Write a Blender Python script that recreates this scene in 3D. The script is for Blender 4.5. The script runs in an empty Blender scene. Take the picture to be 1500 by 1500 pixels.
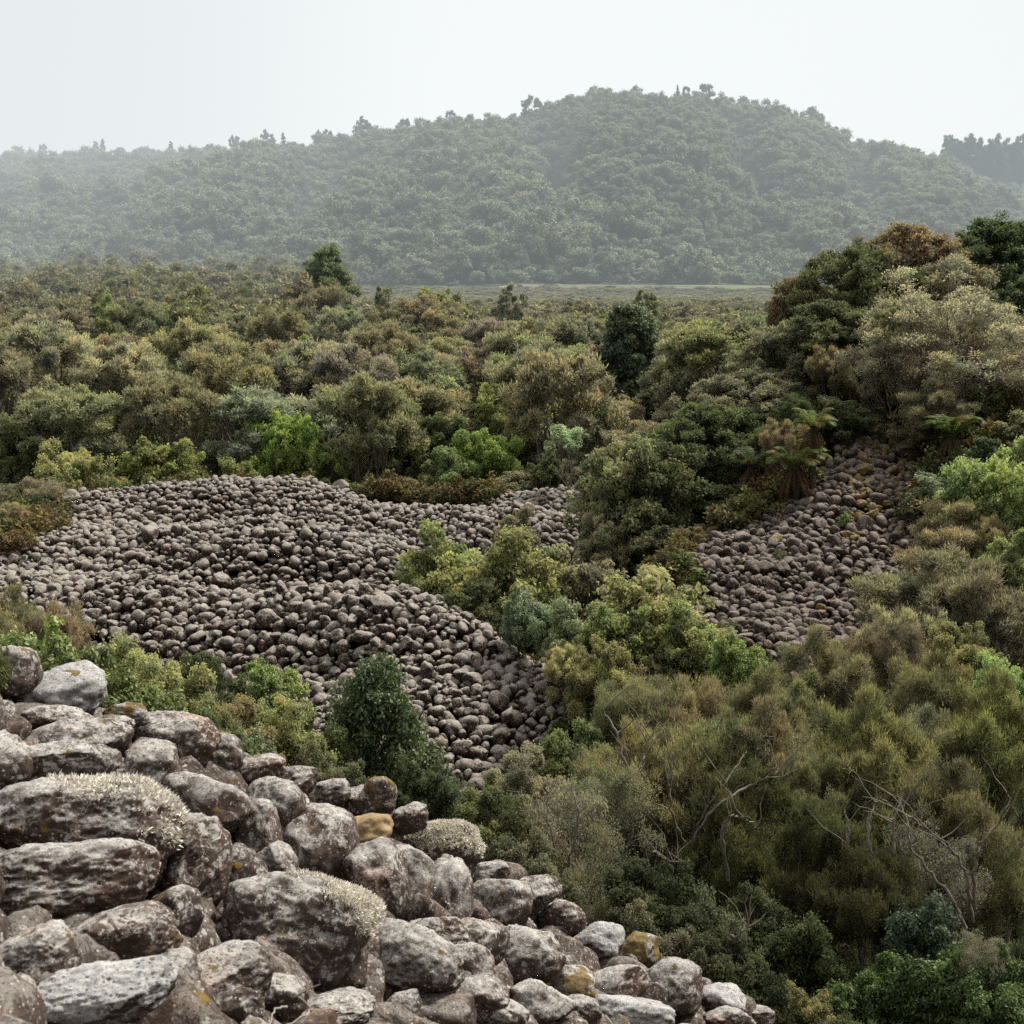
import bpy, math, random
import numpy as np
from mathutils import Vector, Matrix, Euler

random.seed(7)
rng = np.random.default_rng(11)
sc = bpy.context.scene
C = sc.collection
PI = math.pi

# ------------------------------------------------------------------ camera geometry
CZ = 12.0
PITCH = math.radians(11.0)
FPX = 2060.0
cp, sp_ = math.cos(PITCH), math.sin(PITCH)

def P(px, py, Y):
    dx = (px - 750.0) / FPX; dy = -(py - 750.0) / FPX
    d = np.array([dx, cp + dy * sp_, -sp_ + dy * cp])
    t = Y / d[1]
    return np.array([0, 0, CZ]) + d * t

def XW(px, Y, z=3.0):
    return (px - 750.0) / FPX * (Y * cp + (CZ - z) * sp_)

def depth_of(x, y, z):
    return y * cp + (CZ - z) * sp_

def pix(p):
    d = depth_of(p[..., 0], p[..., 1], p[..., 2])
    v = p[..., 1] * sp_ + (p[..., 2] - CZ) * cp
    return 750 + FPX * p[..., 0] / d, 750 - FPX * v / d

# ------------------------------------------------------------------ noise
def _h(i, j, k, s):
    n = (i * 374761393 + j * 668265263 + k * 1274126177 + s * 974711) & 0xFFFFFFFF
    n = ((n ^ (n >> 13)) * 1103515245) & 0xFFFFFFFF
    n = ((n ^ (n >> 16)) * 2246822519) & 0xFFFFFFFF
    return ((n ^ (n >> 15)) & 0xFFFFFF) / float(0xFFFFFF)

def vn(p, seed=0):
    p = np.asarray(p, float)
    i = np.floor(p).astype(np.int64); f = p - i
    f = f * f * (3 - 2 * f)
    r = 0
    for a in (0, 1):
        for b in (0, 1):
            for c in (0, 1):
                w = (f[..., 0] if a else 1 - f[..., 0]) * (f[..., 1] if b else 1 - f[..., 1]) * (f[..., 2] if c else 1 - f[..., 2])
                r = r + w * _h(i[..., 0] + a, i[..., 1] + b, i[..., 2] + c, seed)
    return r * 2 - 1

def vn2(x, y, s, seed=0):
    x = np.asarray(x, float); y = np.asarray(y, float)
    return vn(np.stack([x * s, y * s, np.zeros_like(x * s)], -1), seed)

# ------------------------------------------------------------------ terrain
ctrl = []
def cpnt(px, py, Y): ctrl.append(P(px, py, Y))
# near heap on the left the camera looks over
for a in [(0,1500,2.8),(220,1500,3.1),(400,1500,3.7),(600,1500,4.7),(780,1500,5.8),(950,1500,7.6),(1120,1505,9.8),
          (0,1300,3.9),(200,1310,4.2),(420,1370,4.4),(600,1400,5.2),(800,1430,6.6),(960,1450,8.4),
          (0,1150,5.0),(200,1190,5.4),(400,1240,6.0),(560,1290,6.3),(700,1350,6.9),(860,1390,8.2),
          (0,1005,6.6),(120,1030,6.9),(250,1090,7.2),(350,1135,7.5),(470,1180,7.6),(580,1215,7.7),(690,1275,8.0),(850,1350,8.8)]:
    cpnt(*a)
for a in [(-4,0,9.9),(0,0,9.6),(4,0,8),(-5,3,9.9),(-6,7,9.7),(-3.5,9.5,7.6),(-6,10,7.6),(-1.6,9.9,7.0),(0,10.2,6.0),(1.8,10.8,4.4),
          (3.6,10,3.8),(4.5,7,4.2),(6,3,4.4),(8,8,3.4),(5,12,3.2),(2,13.5,2.9),(-1.5,13,4.0),(-6,14,4.6),(-11,15,5.6),(-10,8,8.6),(-12,0,8.5),
          (0,-10,6),(10,-8,3),(-10,-10,6),(-16,20,4.2),(-8,19,2.4),(-3,19,1.8),(1,18,1.7),(5,17,2.2),(10,16,2.5),(16,18,3.0),(14,10,3.4),(20,8,3.6)]:
    ctrl.append(np.array(a, float))
# middle heap
for a in [(700,1185,25.6),(620,1150,25.6),(760,1090,26.8),(540,1060,27.4),(830,1005,28.2),(640,1000,28.3),(740,960,29.2),(700,925,29.9),(560,893,31.3),
          (450,1010,28.8),(350,1000,29.3),(440,940,30.4),(330,930,31.0),(250,960,30.5),(120,905,32.0),(420,885,32.3),(230,860,34),(0,860,33.5),(0,815,35.5),(120,830,35),
          (500,862,38.2),(380,835,38.0),(600,872,37.6),(560,810,40.3),(440,790,41),(300,785,41),(180,795,40),(330,772,42.6),(480,772,43.5),(620,765,45),(760,755,46),(840,780,45),
          (700,800,42.5),(110,737,46.5),(200,735,47),(300,750,46.6),(300,717,48.6),(440,740,47.2),(440,702,49.6),(500,712,49.6),(550,742,49),(650,740,50),(760,728,51),(850,724,52)]:
    cpnt(*a)
for a in [(XW(120,37,3),37,3.3),(XW(420,35.2,3),35.2,2.5),(XW(560,34.6,3),34.6,2.2),(XW(700,33,3),33,1.6),(XW(800,31,3),31,1.3),
          (XW(250,54,1),55,0.6),(XW(450,55,1),56,0.6),(XW(650,55,1),56,0.5),(XW(850,57,1),58,0.5),(XW(0,50,1),50,1.5),(XW(-150,42,1),42,2.0),(-22,30,3.4),(-26,22,4),
          (3.0,38,1.2),(3.5,33,0.9),(5,29,1.3),(5,23,2.0),(2.6,26,1.2),(4,44,1.6),(-24,60,0.6),(0,70,0.2),(-30,75,0.2),(25,76,1.2),(-14,75,.2)]:
    ctrl.append(np.array(a, float))
# right heap and bank
for a in [(1170,965,31),(1060,930,32.5),(1270,935,32.5),(1000,850,35),(1100,850,35.4),(1220,860,35),(1310,830,35.5),(1020,812,37.2),(1150,765,38.5),(1310,765,38),(1230,700,40.5),(1300,685,41)]:
    cpnt(*a)
for a in [(12.5,47,7.0),(9.5,44,5.6),(6,44,2.9),(8,50,4.6),(18,46,6.8),(24,42,6.4),(16,38,4.6),(18,32,3.4),(22,26,3.0),(13,27,2.2),(9,24,1.6),(14,56,6.2),(24,58,7.6),(8,58,2.0),(11,68,2.8),(30,50,7.4)]:
    ctrl.append(np.array(a, float))
ctrl = np.array(ctrl)
_n = len(ctrl)
def _U(r2): return np.where(r2 > 1e-9, r2 * np.log(np.maximum(r2, 1e-9)) * .5, 0)
_S = 20.0
_c = ctrl[:, :2] / _S
_K = _U(((_c[:, None] - _c[None]) ** 2).sum(-1)) + np.eye(_n) * 0.0006
_A = np.zeros((_n + 3, _n + 3)); _A[:_n, :_n] = _K
_A[:_n, _n] = 1; _A[:_n, _n + 1:] = _c; _A[_n, :_n] = 1; _A[_n + 1:, :_n] = _c.T
_w = np.linalg.solve(_A, np.concatenate([ctrl[:, 2], np.zeros(3)]))

SKY = np.array([(-700,240),(-100,240),(0,248),(80,247),(150,245),(270,243),(340,238),(400,234),(470,226),(560,216),(640,204),(700,192),(780,179),
                (870,161),(950,156),(1030,165),(1090,173),(1160,187),(1230,208),(1300,236),(1380,256),(1450,285),(1500,300),(1700,300),(2300,320)], float) + np.array([0, 11.0])
def sstep(a, b, x):
    t = np.clip((x - a) / (b - a), 0, 1); return t * t * (3 - 2 * t)

def H(x, y):
    x = np.atleast_1d(np.asarray(x, float)); y = np.atleast_1d(np.asarray(y, float))
    shp = x.shape; x = x.ravel(); y = y.ravel()
    z = np.zeros_like(x)
    near = (y < 110) & (np.abs(x) < 90) & (y > -60)
    if near.any():
        idx = np.where(near)[0]
        out = np.empty(len(idx))
        for s in range(0, len(idx), 20000):
            ii = idx[s:s + 20000]
            q = np.stack([x[ii], y[ii]], -1) / _S
            r2 = ((q[:, None] - _c[None]) ** 2).sum(-1)
            out[s:s + 20000] = _U(r2) @ _w[:_n] + _w[_n] + q @ _w[_n + 1:]
        f = sstep(78, 110, y[idx]) + sstep(34, 80, np.abs(x[idx])) + sstep(-10, -60, y[idx])
        f = np.clip(f, 0, 1)
        side = np.where(x[idx] > 0, 4.0 * sstep(30, 60, x[idx]) * (1 - sstep(90, 160, y[idx])), 1.0)
        z[idx] = np.clip(out, -.5, 12) * (1 - f) + side * f
    # hill
    far = y > 300
    if far.any():
        xi, yi = x[far], y[far]
        px = 750 + FPX * xi / depth_of(xi, yi, 30)
        spy = np.interp(px, SKY[:, 0], SKY[:, 1])
        Yr = 640 - 60 * np.exp(-((px - 950) / 350) ** 2)
        dyr = -(spy - 750.0) / FPX
        zr = CZ + Yr * (-sp_ + dyr * cp) / (cp + dyr * sp_)
        Yb = 358 + 9 * np.sin(px / 160.0) + 10 * np.exp(-((px - 1080) / 120) ** 2)
        t = (yi - Yb) / (Yr - Yb)
        prof = np.where(t < 1, np.sin(np.clip(t, 0, 1) * PI / 2) ** .92, 1 - np.clip(t - 1, 0, 3) * .45)
        ridge = vn2(px / 130.0 - t * .9, px * 0, 1.0, 3) * 3.5 + vn2(px / 60.0 - t * .8, t * 1.5, 1.0, 5) * 3.0
        g1 = -17 * np.exp(-(((px - (1035 + 75 * (1 - t) * 1.6)) / 28) ** 2)) * sstep(.15, .4, t)
        g2 = -15 * np.exp(-(((px - (760 + 90 * (1 - t))) / 38) ** 2)) * sstep(.1, .4, t)
        g3 = -13 * np.exp(-(((px - (880 - 160 * (1 - t))) / 30) ** 2)) * sstep(.2, .4, t)
        g4 = -15 * np.exp(-(((px - (560 - 170 * (1 - t))) / 40) ** 2)) * sstep(.2, .4, t)
        g5 = -14 * np.exp(-(((px - (1230 + 60 * (1 - t))) / 30) ** 2)) * sstep(.2, .4, t)
        env = sstep(0, .25, t) * (1 - sstep(.55, .95, t))
        z[far] = zr * np.maximum(prof, -0.2) + (ridge + g1 + g2 + g3 + g4 + g5) * env
        z[far] = np.where(t < 0, 0, z[far])
    mid = (y > 90)
    pxx = 750 + FPX * x / np.maximum(1, depth_of(x, y, 1))
    z = np.where(y > 310, z + 1.0 * np.exp(-((y - 340) / 7.0) ** 2) * sstep(700, 760, pxx) * (1 - sstep(1230, 1290, pxx)), z)
    z[mid] += vn2(x[mid], y[mid], .02, 8) * 1.2 * sstep(90, 140, y[mid]) * (1 - sstep(320, 350, y[mid]))
    return z.reshape(shp)

def h1(x, y): return float(H([x], [y])[0])

def hit(px, py, y0=1.5, y1=90.0, n=900):
    """first ground point met along the view ray through a place of the photo"""
    ys = np.linspace(y0, y1, n)
    d = P(px, py, 1.0) - np.array([0, 0, CZ])
    xs = d[0] * ys; zs = CZ + d[2] * ys
    g = H(xs, ys)
    k = np.where(zs <= g)[0]
    k = k[0] if len(k) else n - 1
    return np.array([xs[k], ys[k], g[k]])

# ------------------------------------------------------------------ node helpers
def new_mat(name):
    m = bpy.data.materials.new(name); m.use_nodes = True
    nt = m.node_tree; nt.nodes.clear()
    return m, nt, nt.nodes, nt.links

def N(nt, t, **k):
    n = nt.nodes.new(t)
    for a, b in k.items(): setattr(n, a, b)
    return n

def math_n(nt, op, a, b=None, c=None, clamp=False):
    n = nt.nodes.new('ShaderNodeMath'); n.operation = op; n.use_clamp = clamp
    for i, v in enumerate((a, b, c)):
        if v is None: continue
        if isinstance(v, (int, float)): n.inputs[i].default_value = v
        else: nt.links.new(v, n.inputs[i])
    return n.outputs[0]

def mix_c(nt, f, a, b, bt='MIX'):
    n = nt.nodes.new('ShaderNodeMix'); n.data_type = 'RGBA'; n.blend_type = bt
    for s, v in ((0, f), (6, a), (7, b)):
        if isinstance(v, (int, float)): n.inputs[s].default_value = v
        elif isinstance(v, tuple): n.inputs[s].default_value = (*v, 1)
        else: nt.links.new(v, n.inputs[s])
    return n.outputs[2]

def ramp(nt, fac, stops):
    n = nt.nodes.new('ShaderNodeValToRGB'); cr = n.color_ramp
    while len(cr.elements) < len(stops): cr.elements.new(.5)
    for e, (p, c) in zip(cr.elements, stops):
        e.position = p; e.color = (*c, 1) if len(c) == 3 else c
    nt.links.new(fac, n.inputs[0]); return n.outputs[0]

def noise_n(nt, vec, scale, detail=4, rough=.6, dist=0):
    n = nt.nodes.new('ShaderNodeTexNoise'); n.inputs['Scale'].default_value = scale
    n.inputs['Detail'].default_value = detail; n.inputs['Roughness'].default_value = rough
    n.inputs['Distortion'].default_value = dist
    nt.links.new(vec, n.inputs['Vector']); return n.outputs['Fac']

def leaf_mat(name, cols=None, trans=.48, rough=.55, spec=.15, hue=.9):
    """foliage: colour from the object's own colour (or a random choice of cols), varied by leaf and clump"""
    m, nt, ns, ln = new_mat(name)
    oi = N(nt, 'ShaderNodeObjectInfo')
    at = N(nt, 'ShaderNodeAttribute', attribute_name='tint')
    if cols is None: base = oi.outputs['Color']
    else:
        base = ramp(nt, oi.outputs['Random'], [(i / max(1, len(cols) - 1), c) for i, c in enumerate(cols)])
    gp = N(nt, 'ShaderNodeNewGeometry')
    hv = ramp(nt, noise_n(nt, gp.outputs['Position'], hue, 3, .6), [(.34, (1.04, .98, .97)), (.5, (1, 1, 1)), (.66, (.91, 1.0, .96))])
    base = mix_c(nt, 1.0, base, hv, 'MULTIPLY')
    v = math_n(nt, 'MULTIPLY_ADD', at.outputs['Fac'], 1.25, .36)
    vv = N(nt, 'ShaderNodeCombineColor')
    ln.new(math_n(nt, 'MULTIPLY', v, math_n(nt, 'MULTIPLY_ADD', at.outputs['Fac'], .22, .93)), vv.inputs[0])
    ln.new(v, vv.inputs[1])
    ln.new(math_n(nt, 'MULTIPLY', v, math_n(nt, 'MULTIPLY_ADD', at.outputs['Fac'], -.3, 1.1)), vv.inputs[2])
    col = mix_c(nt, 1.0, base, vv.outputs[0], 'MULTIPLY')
    d = N(nt, 'ShaderNodeBsdfPrincipled'); ln.new(col, d.inputs['Base Color'])
    d.inputs['Roughness'].default_value = rough; d.inputs['Specular IOR Level'].default_value = spec
    t = N(nt, 'ShaderNodeBsdfTranslucent')
    ln.new(mix_c(nt, 1.0, col, (1.0, 1.12, .80), 'MULTIPLY'), t.inputs['Color'])
    mx = N(nt, 'ShaderNodeMixShader'); mx.inputs[0].default_value = trans
    ln.new(d.outputs[0], mx.inputs[1]); ln.new(t.outputs[0], mx.inputs[2])
    o = N(nt, 'ShaderNodeOutputMaterial'); ln.new(mx.outputs[0], o.inputs[0])
    return m

def bark_mat(name, c1, c2, sc_=18):
    m, nt, ns, ln = new_mat(name)
    tc = N(nt, 'ShaderNodeTexCoord')
    f = noise_n(nt, tc.outputs['Object'], sc_, 5, .7)
    col = ramp(nt, f, [(.35, c1), (.65, c2)])
    d = N(nt, 'ShaderNodeBsdfPrincipled'); ln.new(col, d.inputs['Base Color']); d.inputs['Roughness'].default_value = .9
    d.inputs['Specular IOR Level'].default_value = .1
    o = N(nt, 'ShaderNodeOutputMaterial'); ln.new(d.outputs[0], o.inputs[0])
    return m

def rock_mat(name, use_attr=False, upk=.26, r2k=.20, flk=(.60,.57,.52), s=1.0, pale=(.45,.42,.385), mid=(.135,.104,.088), dark=(.040,.029,.024), bump=.6, cover=0.0, moss_amt=0.0, fine=True, tan=False):
    m, nt, ns, ln = new_mat(name)
    geo = N(nt, 'ShaderNodeNewGeometry')
    if use_attr:
        at = N(nt, 'ShaderNodeAttribute', attribute_name='rnd'); rnd = at.outputs['Fac']
        vec0 = geo.outputs['Position']
    else:
        oi = N(nt, 'ShaderNodeObjectInfo'); rnd = oi.outputs['Random']
        vec0 = geo.outputs['Position']
    off = N(nt, 'ShaderNodeVectorMath', operation='ADD')
    sh = N(nt, 'ShaderNodeCombineXYZ')
    ln.new(math_n(nt, 'MULTIPLY', rnd, 37.0), sh.inputs[0]); ln.new(math_n(nt, 'MULTIPLY', rnd, 91.0), sh.inputs[1]); ln.new(math_n(nt, 'MULTIPLY', rnd, 13.0), sh.inputs[2])
    ln.new(vec0, off.inputs[0]); ln.new(sh.outputs[0], off.inputs[1]); vec = off.outputs[0]
    nz = N(nt, 'ShaderNodeSeparateXYZ'); ln.new(geo.outputs['Normal'], nz.inputs[0])
    up = math_n(nt, 'MULTIPLY_ADD', nz.outputs[2], upk, -.03)
    a = noise_n(nt, vec, 6.5 * s, 10, .76, .6)
    r2 = math_n(nt, 'FRACT', math_n(nt, 'MULTIPLY', rnd, 7.31))
    lv = math_n(nt, 'ADD', math_n(nt, 'ADD', a, up), math_n(nt, 'MULTIPLY_ADD', r2, r2k, -.05 - r2k / 2 + cover))
    lich = ramp(nt, lv, [(.45, (0, 0, 0)), (.51, (.35,) * 3), (.545, (.75,) * 3), (.62, (1, 1, 1))])
    b = noise_n(nt, vec, 24 * s, 7, .7)
    base = ramp(nt, b, [(.34, dark), (.66, mid)])
    # per stone tone: some warmer, some greyer
    r3 = math_n(nt, 'FRACT', math_n(nt, 'MULTIPLY', rnd, 17.7))
    tone = ramp(nt, r3, [(0, (.70,.62,.57)), (.35, (1.0,.95,.92)), (.7, (1.15,1.0,.90)), (1, (1.08,1.06,1.06))])
    base = mix_c(nt, 1.0, base, tone, 'MULTIPLY')
    c = noise_n(nt, vec, 60 * s, 5, .75)
    pal = ramp(nt, c, [(.32, tuple(q * .38 for q in pale)), (.5, tuple(q * .8 for q in pale)), (.68, tuple(min(1, q * 1.25) for q in pale))])
    col = mix_c(nt, lich, base, pal)
    cr = noise_n(nt, vec, 15 * s, 9, .8, 1.2)
    crf = ramp(nt, math_n(nt, 'ADD', cr, math_n(nt, 'MULTIPLY', nz.outputs[2], .05)), [(.555, (0, 0, 0)), (.59, (.7,) * 3)])
    col = mix_c(nt, crf, col, flk)
    # round pale lichen spots
    vo = N(nt, 'ShaderNodeTexVoronoi'); vo.inputs['Scale'].default_value = 17 * s; ln.new(vec, vo.inputs['Vector'])
    vd = math_n(nt, 'ADD', vo.outputs['Distance'], math_n(nt, 'MULTIPLY_ADD', c, .5, -.25))
    spot = math_n(nt, 'LESS_THAN', vd, .2)
    sep = N(nt, 'ShaderNodeSeparateColor'); ln.new(vo.outputs['Color'], sep.inputs[0])
    spot = math_n(nt, 'MULTIPLY', spot, math_n(nt, 'GREATER_THAN', sep.outputs[0], .55))
    col = mix_c(nt, math_n(nt, 'MULTIPLY', spot, .75), col, (.56, .54, .48))
    if fine:
        v2 = N(nt, 'ShaderNodeTexVoronoi'); v2.inputs['Scale'].default_value = 70 * s; ln.new(vec, v2.inputs['Vector'])
        s2 = N(nt, 'ShaderNodeSeparateColor'); ln.new(v2.outputs['Color'], s2.inputs[0])
        dk = math_n(nt, 'MULTIPLY', math_n(nt, 'LESS_THAN', v2.outputs['Distance'], .33), math_n(nt, 'GREATER_THAN', s2.outputs[0], .6))
        col = mix_c(nt, math_n(nt, 'MULTIPLY', dk, .65), col, (.035, .028, .022))
        wt = math_n(nt, 'MULTIPLY', math_n(nt, 'LESS_THAN', v2.outputs['Distance'], .3), math_n(nt, 'LESS_THAN', s2.outputs[0], .17))
        col = mix_c(nt, math_n(nt, 'MULTIPLY', wt, .8), col, (.6, .58, .52))
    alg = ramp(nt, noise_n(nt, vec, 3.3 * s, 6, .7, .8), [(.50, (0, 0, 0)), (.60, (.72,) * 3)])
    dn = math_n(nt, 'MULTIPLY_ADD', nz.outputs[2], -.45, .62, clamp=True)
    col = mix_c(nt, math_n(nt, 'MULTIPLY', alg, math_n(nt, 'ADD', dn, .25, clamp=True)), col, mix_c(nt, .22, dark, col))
    # rusty / ochre moss in places
    mo = noise_n(nt, vec, 8 * s, 6, .65)
    mo = math_n(nt, 'ADD', mo, math_n(nt, 'MULTIPLY', nz.outputs[2], .05))
    mf = ramp(nt, mo, [(.665 - moss_amt, (0, 0, 0)), (.70 - moss_amt, (1, 1, 1))])
    mc = ramp(nt, b, [(.35, (.07, .04, .008)), (.6, (.24, .16, .025))])
    col = mix_c(nt, math_n(nt, 'MULTIPLY', mf, .85), col, mc)
    red = ramp(nt, noise_n(nt, vec, 3.1 * s, 3, .5), [(.6, (0, 0, 0)), (.72, (.45,) * 3)])
    col = mix_c(nt, red, col, mix_c(nt, 1.0, col, (1.35, .8, .62), 'MULTIPLY'))
    if tan:
        col = mix_c(nt, .93, col, ramp(nt, noise_n(nt, vec, 14, 6, .6, 1.5), [(.3, (.24, .15, .07)), (.7, (.44, .32, .17))]))
    d = N(nt, 'ShaderNodeBsdfPrincipled'); ln.new(col, d.inputs['Base Color']); d.inputs['Roughness'].default_value = .88
    d.inputs['Specular IOR Level'].default_value = .22
    hh = math_n(nt, 'ADD', math_n(nt, 'MULTIPLY', a, 1.1), math_n(nt, 'ADD', math_n(nt, 'MULTIPLY', b, .5), math_n(nt, 'MULTIPLY', c, .3)))
    hh = math_n(nt, 'ADD', hh, math_n(nt, 'MULTIPLY', mf, .15))
    bp = N(nt, 'ShaderNodeBump'); bp.inputs['Strength'].default_value = bump; bp.inputs['Distance'].default_value = .035 / s
    ln.new(hh, bp.inputs['Height']); ln.new(bp.outputs[0], d.inputs['Normal'])
    o = N(nt, 'ShaderNodeOutputMaterial'); ln.new(d.outputs[0], o.inputs[0])
    return m

def plain_mat(name, stops, scale=3, bump=0.0, rough=.95, detail=8):
    m, nt, ns, ln = new_mat(name)
    geo = N(nt, 'ShaderNodeNewGeometry')
    f = noise_n(nt, geo.outputs['Position'], scale, detail, .7)
    col = ramp(nt, f, stops)
    d = N(nt, 'ShaderNodeBsdfPrincipled'); ln.new(col, d.inputs['Base Color']); d.inputs['Roughness'].default_value = rough
    d.inputs['Specular IOR Level'].default_value = .1
    if bump:
        bp = N(nt, 'ShaderNodeBump'); bp.inputs['Strength'].default_value = bump; ln.new(f, bp.inputs['Height']); ln.new(bp.outputs[0], d.inputs['Normal'])
    o = N(nt, 'ShaderNodeOutputMaterial'); ln.new(d.outputs[0], o.inputs[0])
    return m

M_leaf = leaf_mat('foliage')
M_leaf_gloss = leaf_mat('glossy_foliage', trans=.28, rough=.5, spec=.3)
M_bark = bark_mat('bark_grey', (.07, .055, .045), (.26, .23, .19))
M_bark_pale = bark_mat('bark_pale', (.10, .08, .062), (.31, .275, .23), 9)
M_bark_dark = bark_mat('bark_dark', (.035, .026, .02), (.12, .095, .075))
M_twig = bark_mat('dead_twig', (.16, .13, .11), (.40, .36, .32), 5)
M_rock = rock_mat('lichen_boulder', cover=-.05)
M_rock_dark = rock_mat('dark_boulder', cover=-.10)
M_rock_pale = rock_mat('pale_boulder', cover=.10, pale=(.56,.55,.54))
M_rock_moss = rock_mat('mossy_boulder', moss_amt=.16)
M_rock_tan = rock_mat('split_sandstone', tan=True, bump=.25)
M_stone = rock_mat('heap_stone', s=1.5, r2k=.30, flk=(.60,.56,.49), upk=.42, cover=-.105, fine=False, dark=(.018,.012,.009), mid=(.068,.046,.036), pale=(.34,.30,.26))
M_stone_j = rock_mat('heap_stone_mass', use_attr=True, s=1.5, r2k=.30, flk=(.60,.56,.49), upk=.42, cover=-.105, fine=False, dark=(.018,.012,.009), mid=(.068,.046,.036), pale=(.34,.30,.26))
M_stoneR = rock_mat('shaded_heap_stone', s=1.5, r2k=.30, flk=(.36,.32,.28), upk=.36, cover=-.135, fine=False, dark=(.018,.012,.010), mid=(.062,.042,.034), pale=(.24,.205,.175), moss_amt=.03)  # darker copy of the heap stone, the right heap's shade worked into its colour
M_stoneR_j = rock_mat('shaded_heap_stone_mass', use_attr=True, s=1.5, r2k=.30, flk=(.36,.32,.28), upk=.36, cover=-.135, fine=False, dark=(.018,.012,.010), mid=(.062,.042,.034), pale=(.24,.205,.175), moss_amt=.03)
M_stone_moss = rock_mat('moss_covered_stone', s=1.2, moss_amt=.2, cover=-.03, fine=False, dark=(.03,.021,.018))
M_stone_moss_j = rock_mat('moss_covered_stones', use_attr=True, s=1.2, moss_amt=.2, cover=-.03, fine=False, dark=(.03,.021,.018))
M_ground = plain_mat('soil_and_litter', [(.3, (.018, .013, .009)), (.55, (.045, .033, .02)), (.75, (.05, .055, .02))], 2.5, .6)
M_hill = plain_mat('hill_soil', [(.3, (.02, .025, .014)), (.7, (.05, .055, .03))], .08)
M_road = plain_mat('gravel_track', [(.3, (.34, .31, .25)), (.7, (.5, .47, .40))], .3)
M_verge = plain_mat('grass_verge', [(.3, (.13, .16, .06)), (.7, (.24, .26, .12))], .2)
M_frond = leaf_mat('fern_frond', trans=.4)
def tuft_mat():
    m, nt, ns, ln = new_mat('lichen_tuft')
    oi = N(nt, 'ShaderNodeObjectInfo'); at = N(nt, 'ShaderNodeAttribute', attribute_name='tint')
    v = math_n(nt, 'MULTIPLY_ADD', at.outputs['Fac'], .7, .6); c = N(nt, 'ShaderNodeCombineColor')
    for i in range(3): ln.new(v, c.inputs[i])
    d = N(nt, 'ShaderNodeBsdfDiffuse'); ln.new(mix_c(nt, 1.0, oi.outputs['Color'], c.outputs[0], 'MULTIPLY'), d.inputs['Color'])
    o = N(nt, 'ShaderNodeOutputMaterial'); ln.new(d.outputs[0], o.inputs[0]); return m
M_tuft = tuft_mat()

# ------------------------------------------------------------------ object helpers
def mesh_np(name, V, F, mat, tint=None, smooth=False, rnd=None):
    """V (n,3), F (m,k) int array of one polygon size"""
    me = bpy.data.meshes.new(name)
    V = np.ascontiguousarray(V, np.float32); F = np.ascontiguousarray(F, np.int32)
    m_, k = F.shape
    me.vertices.add(len(V)); me.vertices.foreach_set('co', V.ravel())
    me.loops.add(m_ * k); me.loops.foreach_set('vertex_index', F.ravel())
    me.polygons.add(m_); me.polygons.foreach_set('loop_start', np.arange(m_, dtype=np.int32) * k)
    if smooth: me.polygons.foreach_set('use_smooth', np.ones(m_, bool))
    if tint is not None:
        a = me.attributes.new('tint', 'FLOAT', 'FACE'); a.data.foreach_set('value', np.ascontiguousarray(tint, np.float32))
    if rnd is not None:
        a = me.attributes.new('rnd', 'FLOAT', 'FACE'); a.data.foreach_set('value', np.ascontiguousarray(rnd, np.float32))
    me.update(calc_edges=True)
    if mat: me.materials.append(mat)
    return me

def link(name, me, parent=None, loc=None, rot=None, scale=None):
    o = bpy.data.objects.new(name, me); C.objects.link(o)
    if parent: o.parent = parent
    if loc is not None: o.location = loc
    if rot is not None: o.rotation_euler = rot
    if scale is not None: o.scale = scale
    return o

def tag(o, label=None, cat=None, group=None, kind=None):
    if label: o['label'] = label
    if cat: o['category'] = cat
    if group: o['group'] = group
    if kind: o['kind'] = kind
    return o

def empty(name, loc):
    o = bpy.data.objects.new(name, None); C.objects.link(o); o.location = loc
    o.empty_display_size = .2
    return o

def norm(v): return v / np.maximum(np.linalg.norm(v, axis=-1, keepdims=True), 1e-9)

class Geo:
    """collects quads (triangles are stored with a doubled corner avoided by separate list)"""
    def __init__(s): s.V = []; s.F = []; s.n = 0; s.T = []
    def add(s, V, F, t=None):
        s.V.append(V); s.F.append(F + s.n); s.n += len(V)
        s.T.append(np.full(len(F), .5) if t is None else t)
    def mesh(s, name, mat, smooth=False):
        return mesh_np(name, np.concatenate(s.V), np.concatenate(s.F), mat, np.concatenate(s.T), smooth)

def tube(g, pts, r0, r1, sides=5, t=.5):
    pts = np.asarray(pts, float); n = len(pts)
    tan = norm(np.gradient(pts, axis=0))
    ref = np.array([.3, .2, .93]) if abs(tan[0, 2]) < .9 else np.array([1., 0, 0])
    a = norm(np.cross(tan, ref)); b = np.cross(tan, a)
    rr = np.linspace(r0, r1, n)[:, None, None]
    th = np.arange(sides) * 2 * PI / sides
    ring = pts[:, None] + rr * (a[:, None] * np.cos(th)[None, :, None] + b[:, None] * np.sin(th)[None, :, None])
    V = ring.reshape(-1, 3)
    i = np.arange(n - 1)[:, None] * sides; j = np.arange(sides)[None]; j2 = (j + 1) % sides
    F = np.stack([i + j, i + j2, i + sides + j2, i + sides + j], -1).reshape(-1, 4)
    g.add(V, F, np.full(len(F), t))

def curve_pts(a, b, bow, n=6, r=None, wob=.0):
    r = r or random
    a = np.asarray(a, float); b = np.asarray(b, float)
    t = np.linspace(0, 1, n)[:, None]
    L = np.linalg.norm(b - a)
    mid = np.array([r.uniform(-1, 1), r.uniform(-1, 1), r.uniform(-.2, 1)]) * bow * L
    p = a * (1 - t) + b * t + 4 * t * (1 - t) * mid * .5
    if wob: p[1:-1] += np.array([[r.uniform(-1, 1) for _ in range(3)] for _ in range(n - 2)]) * wob * L
    return p

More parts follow.
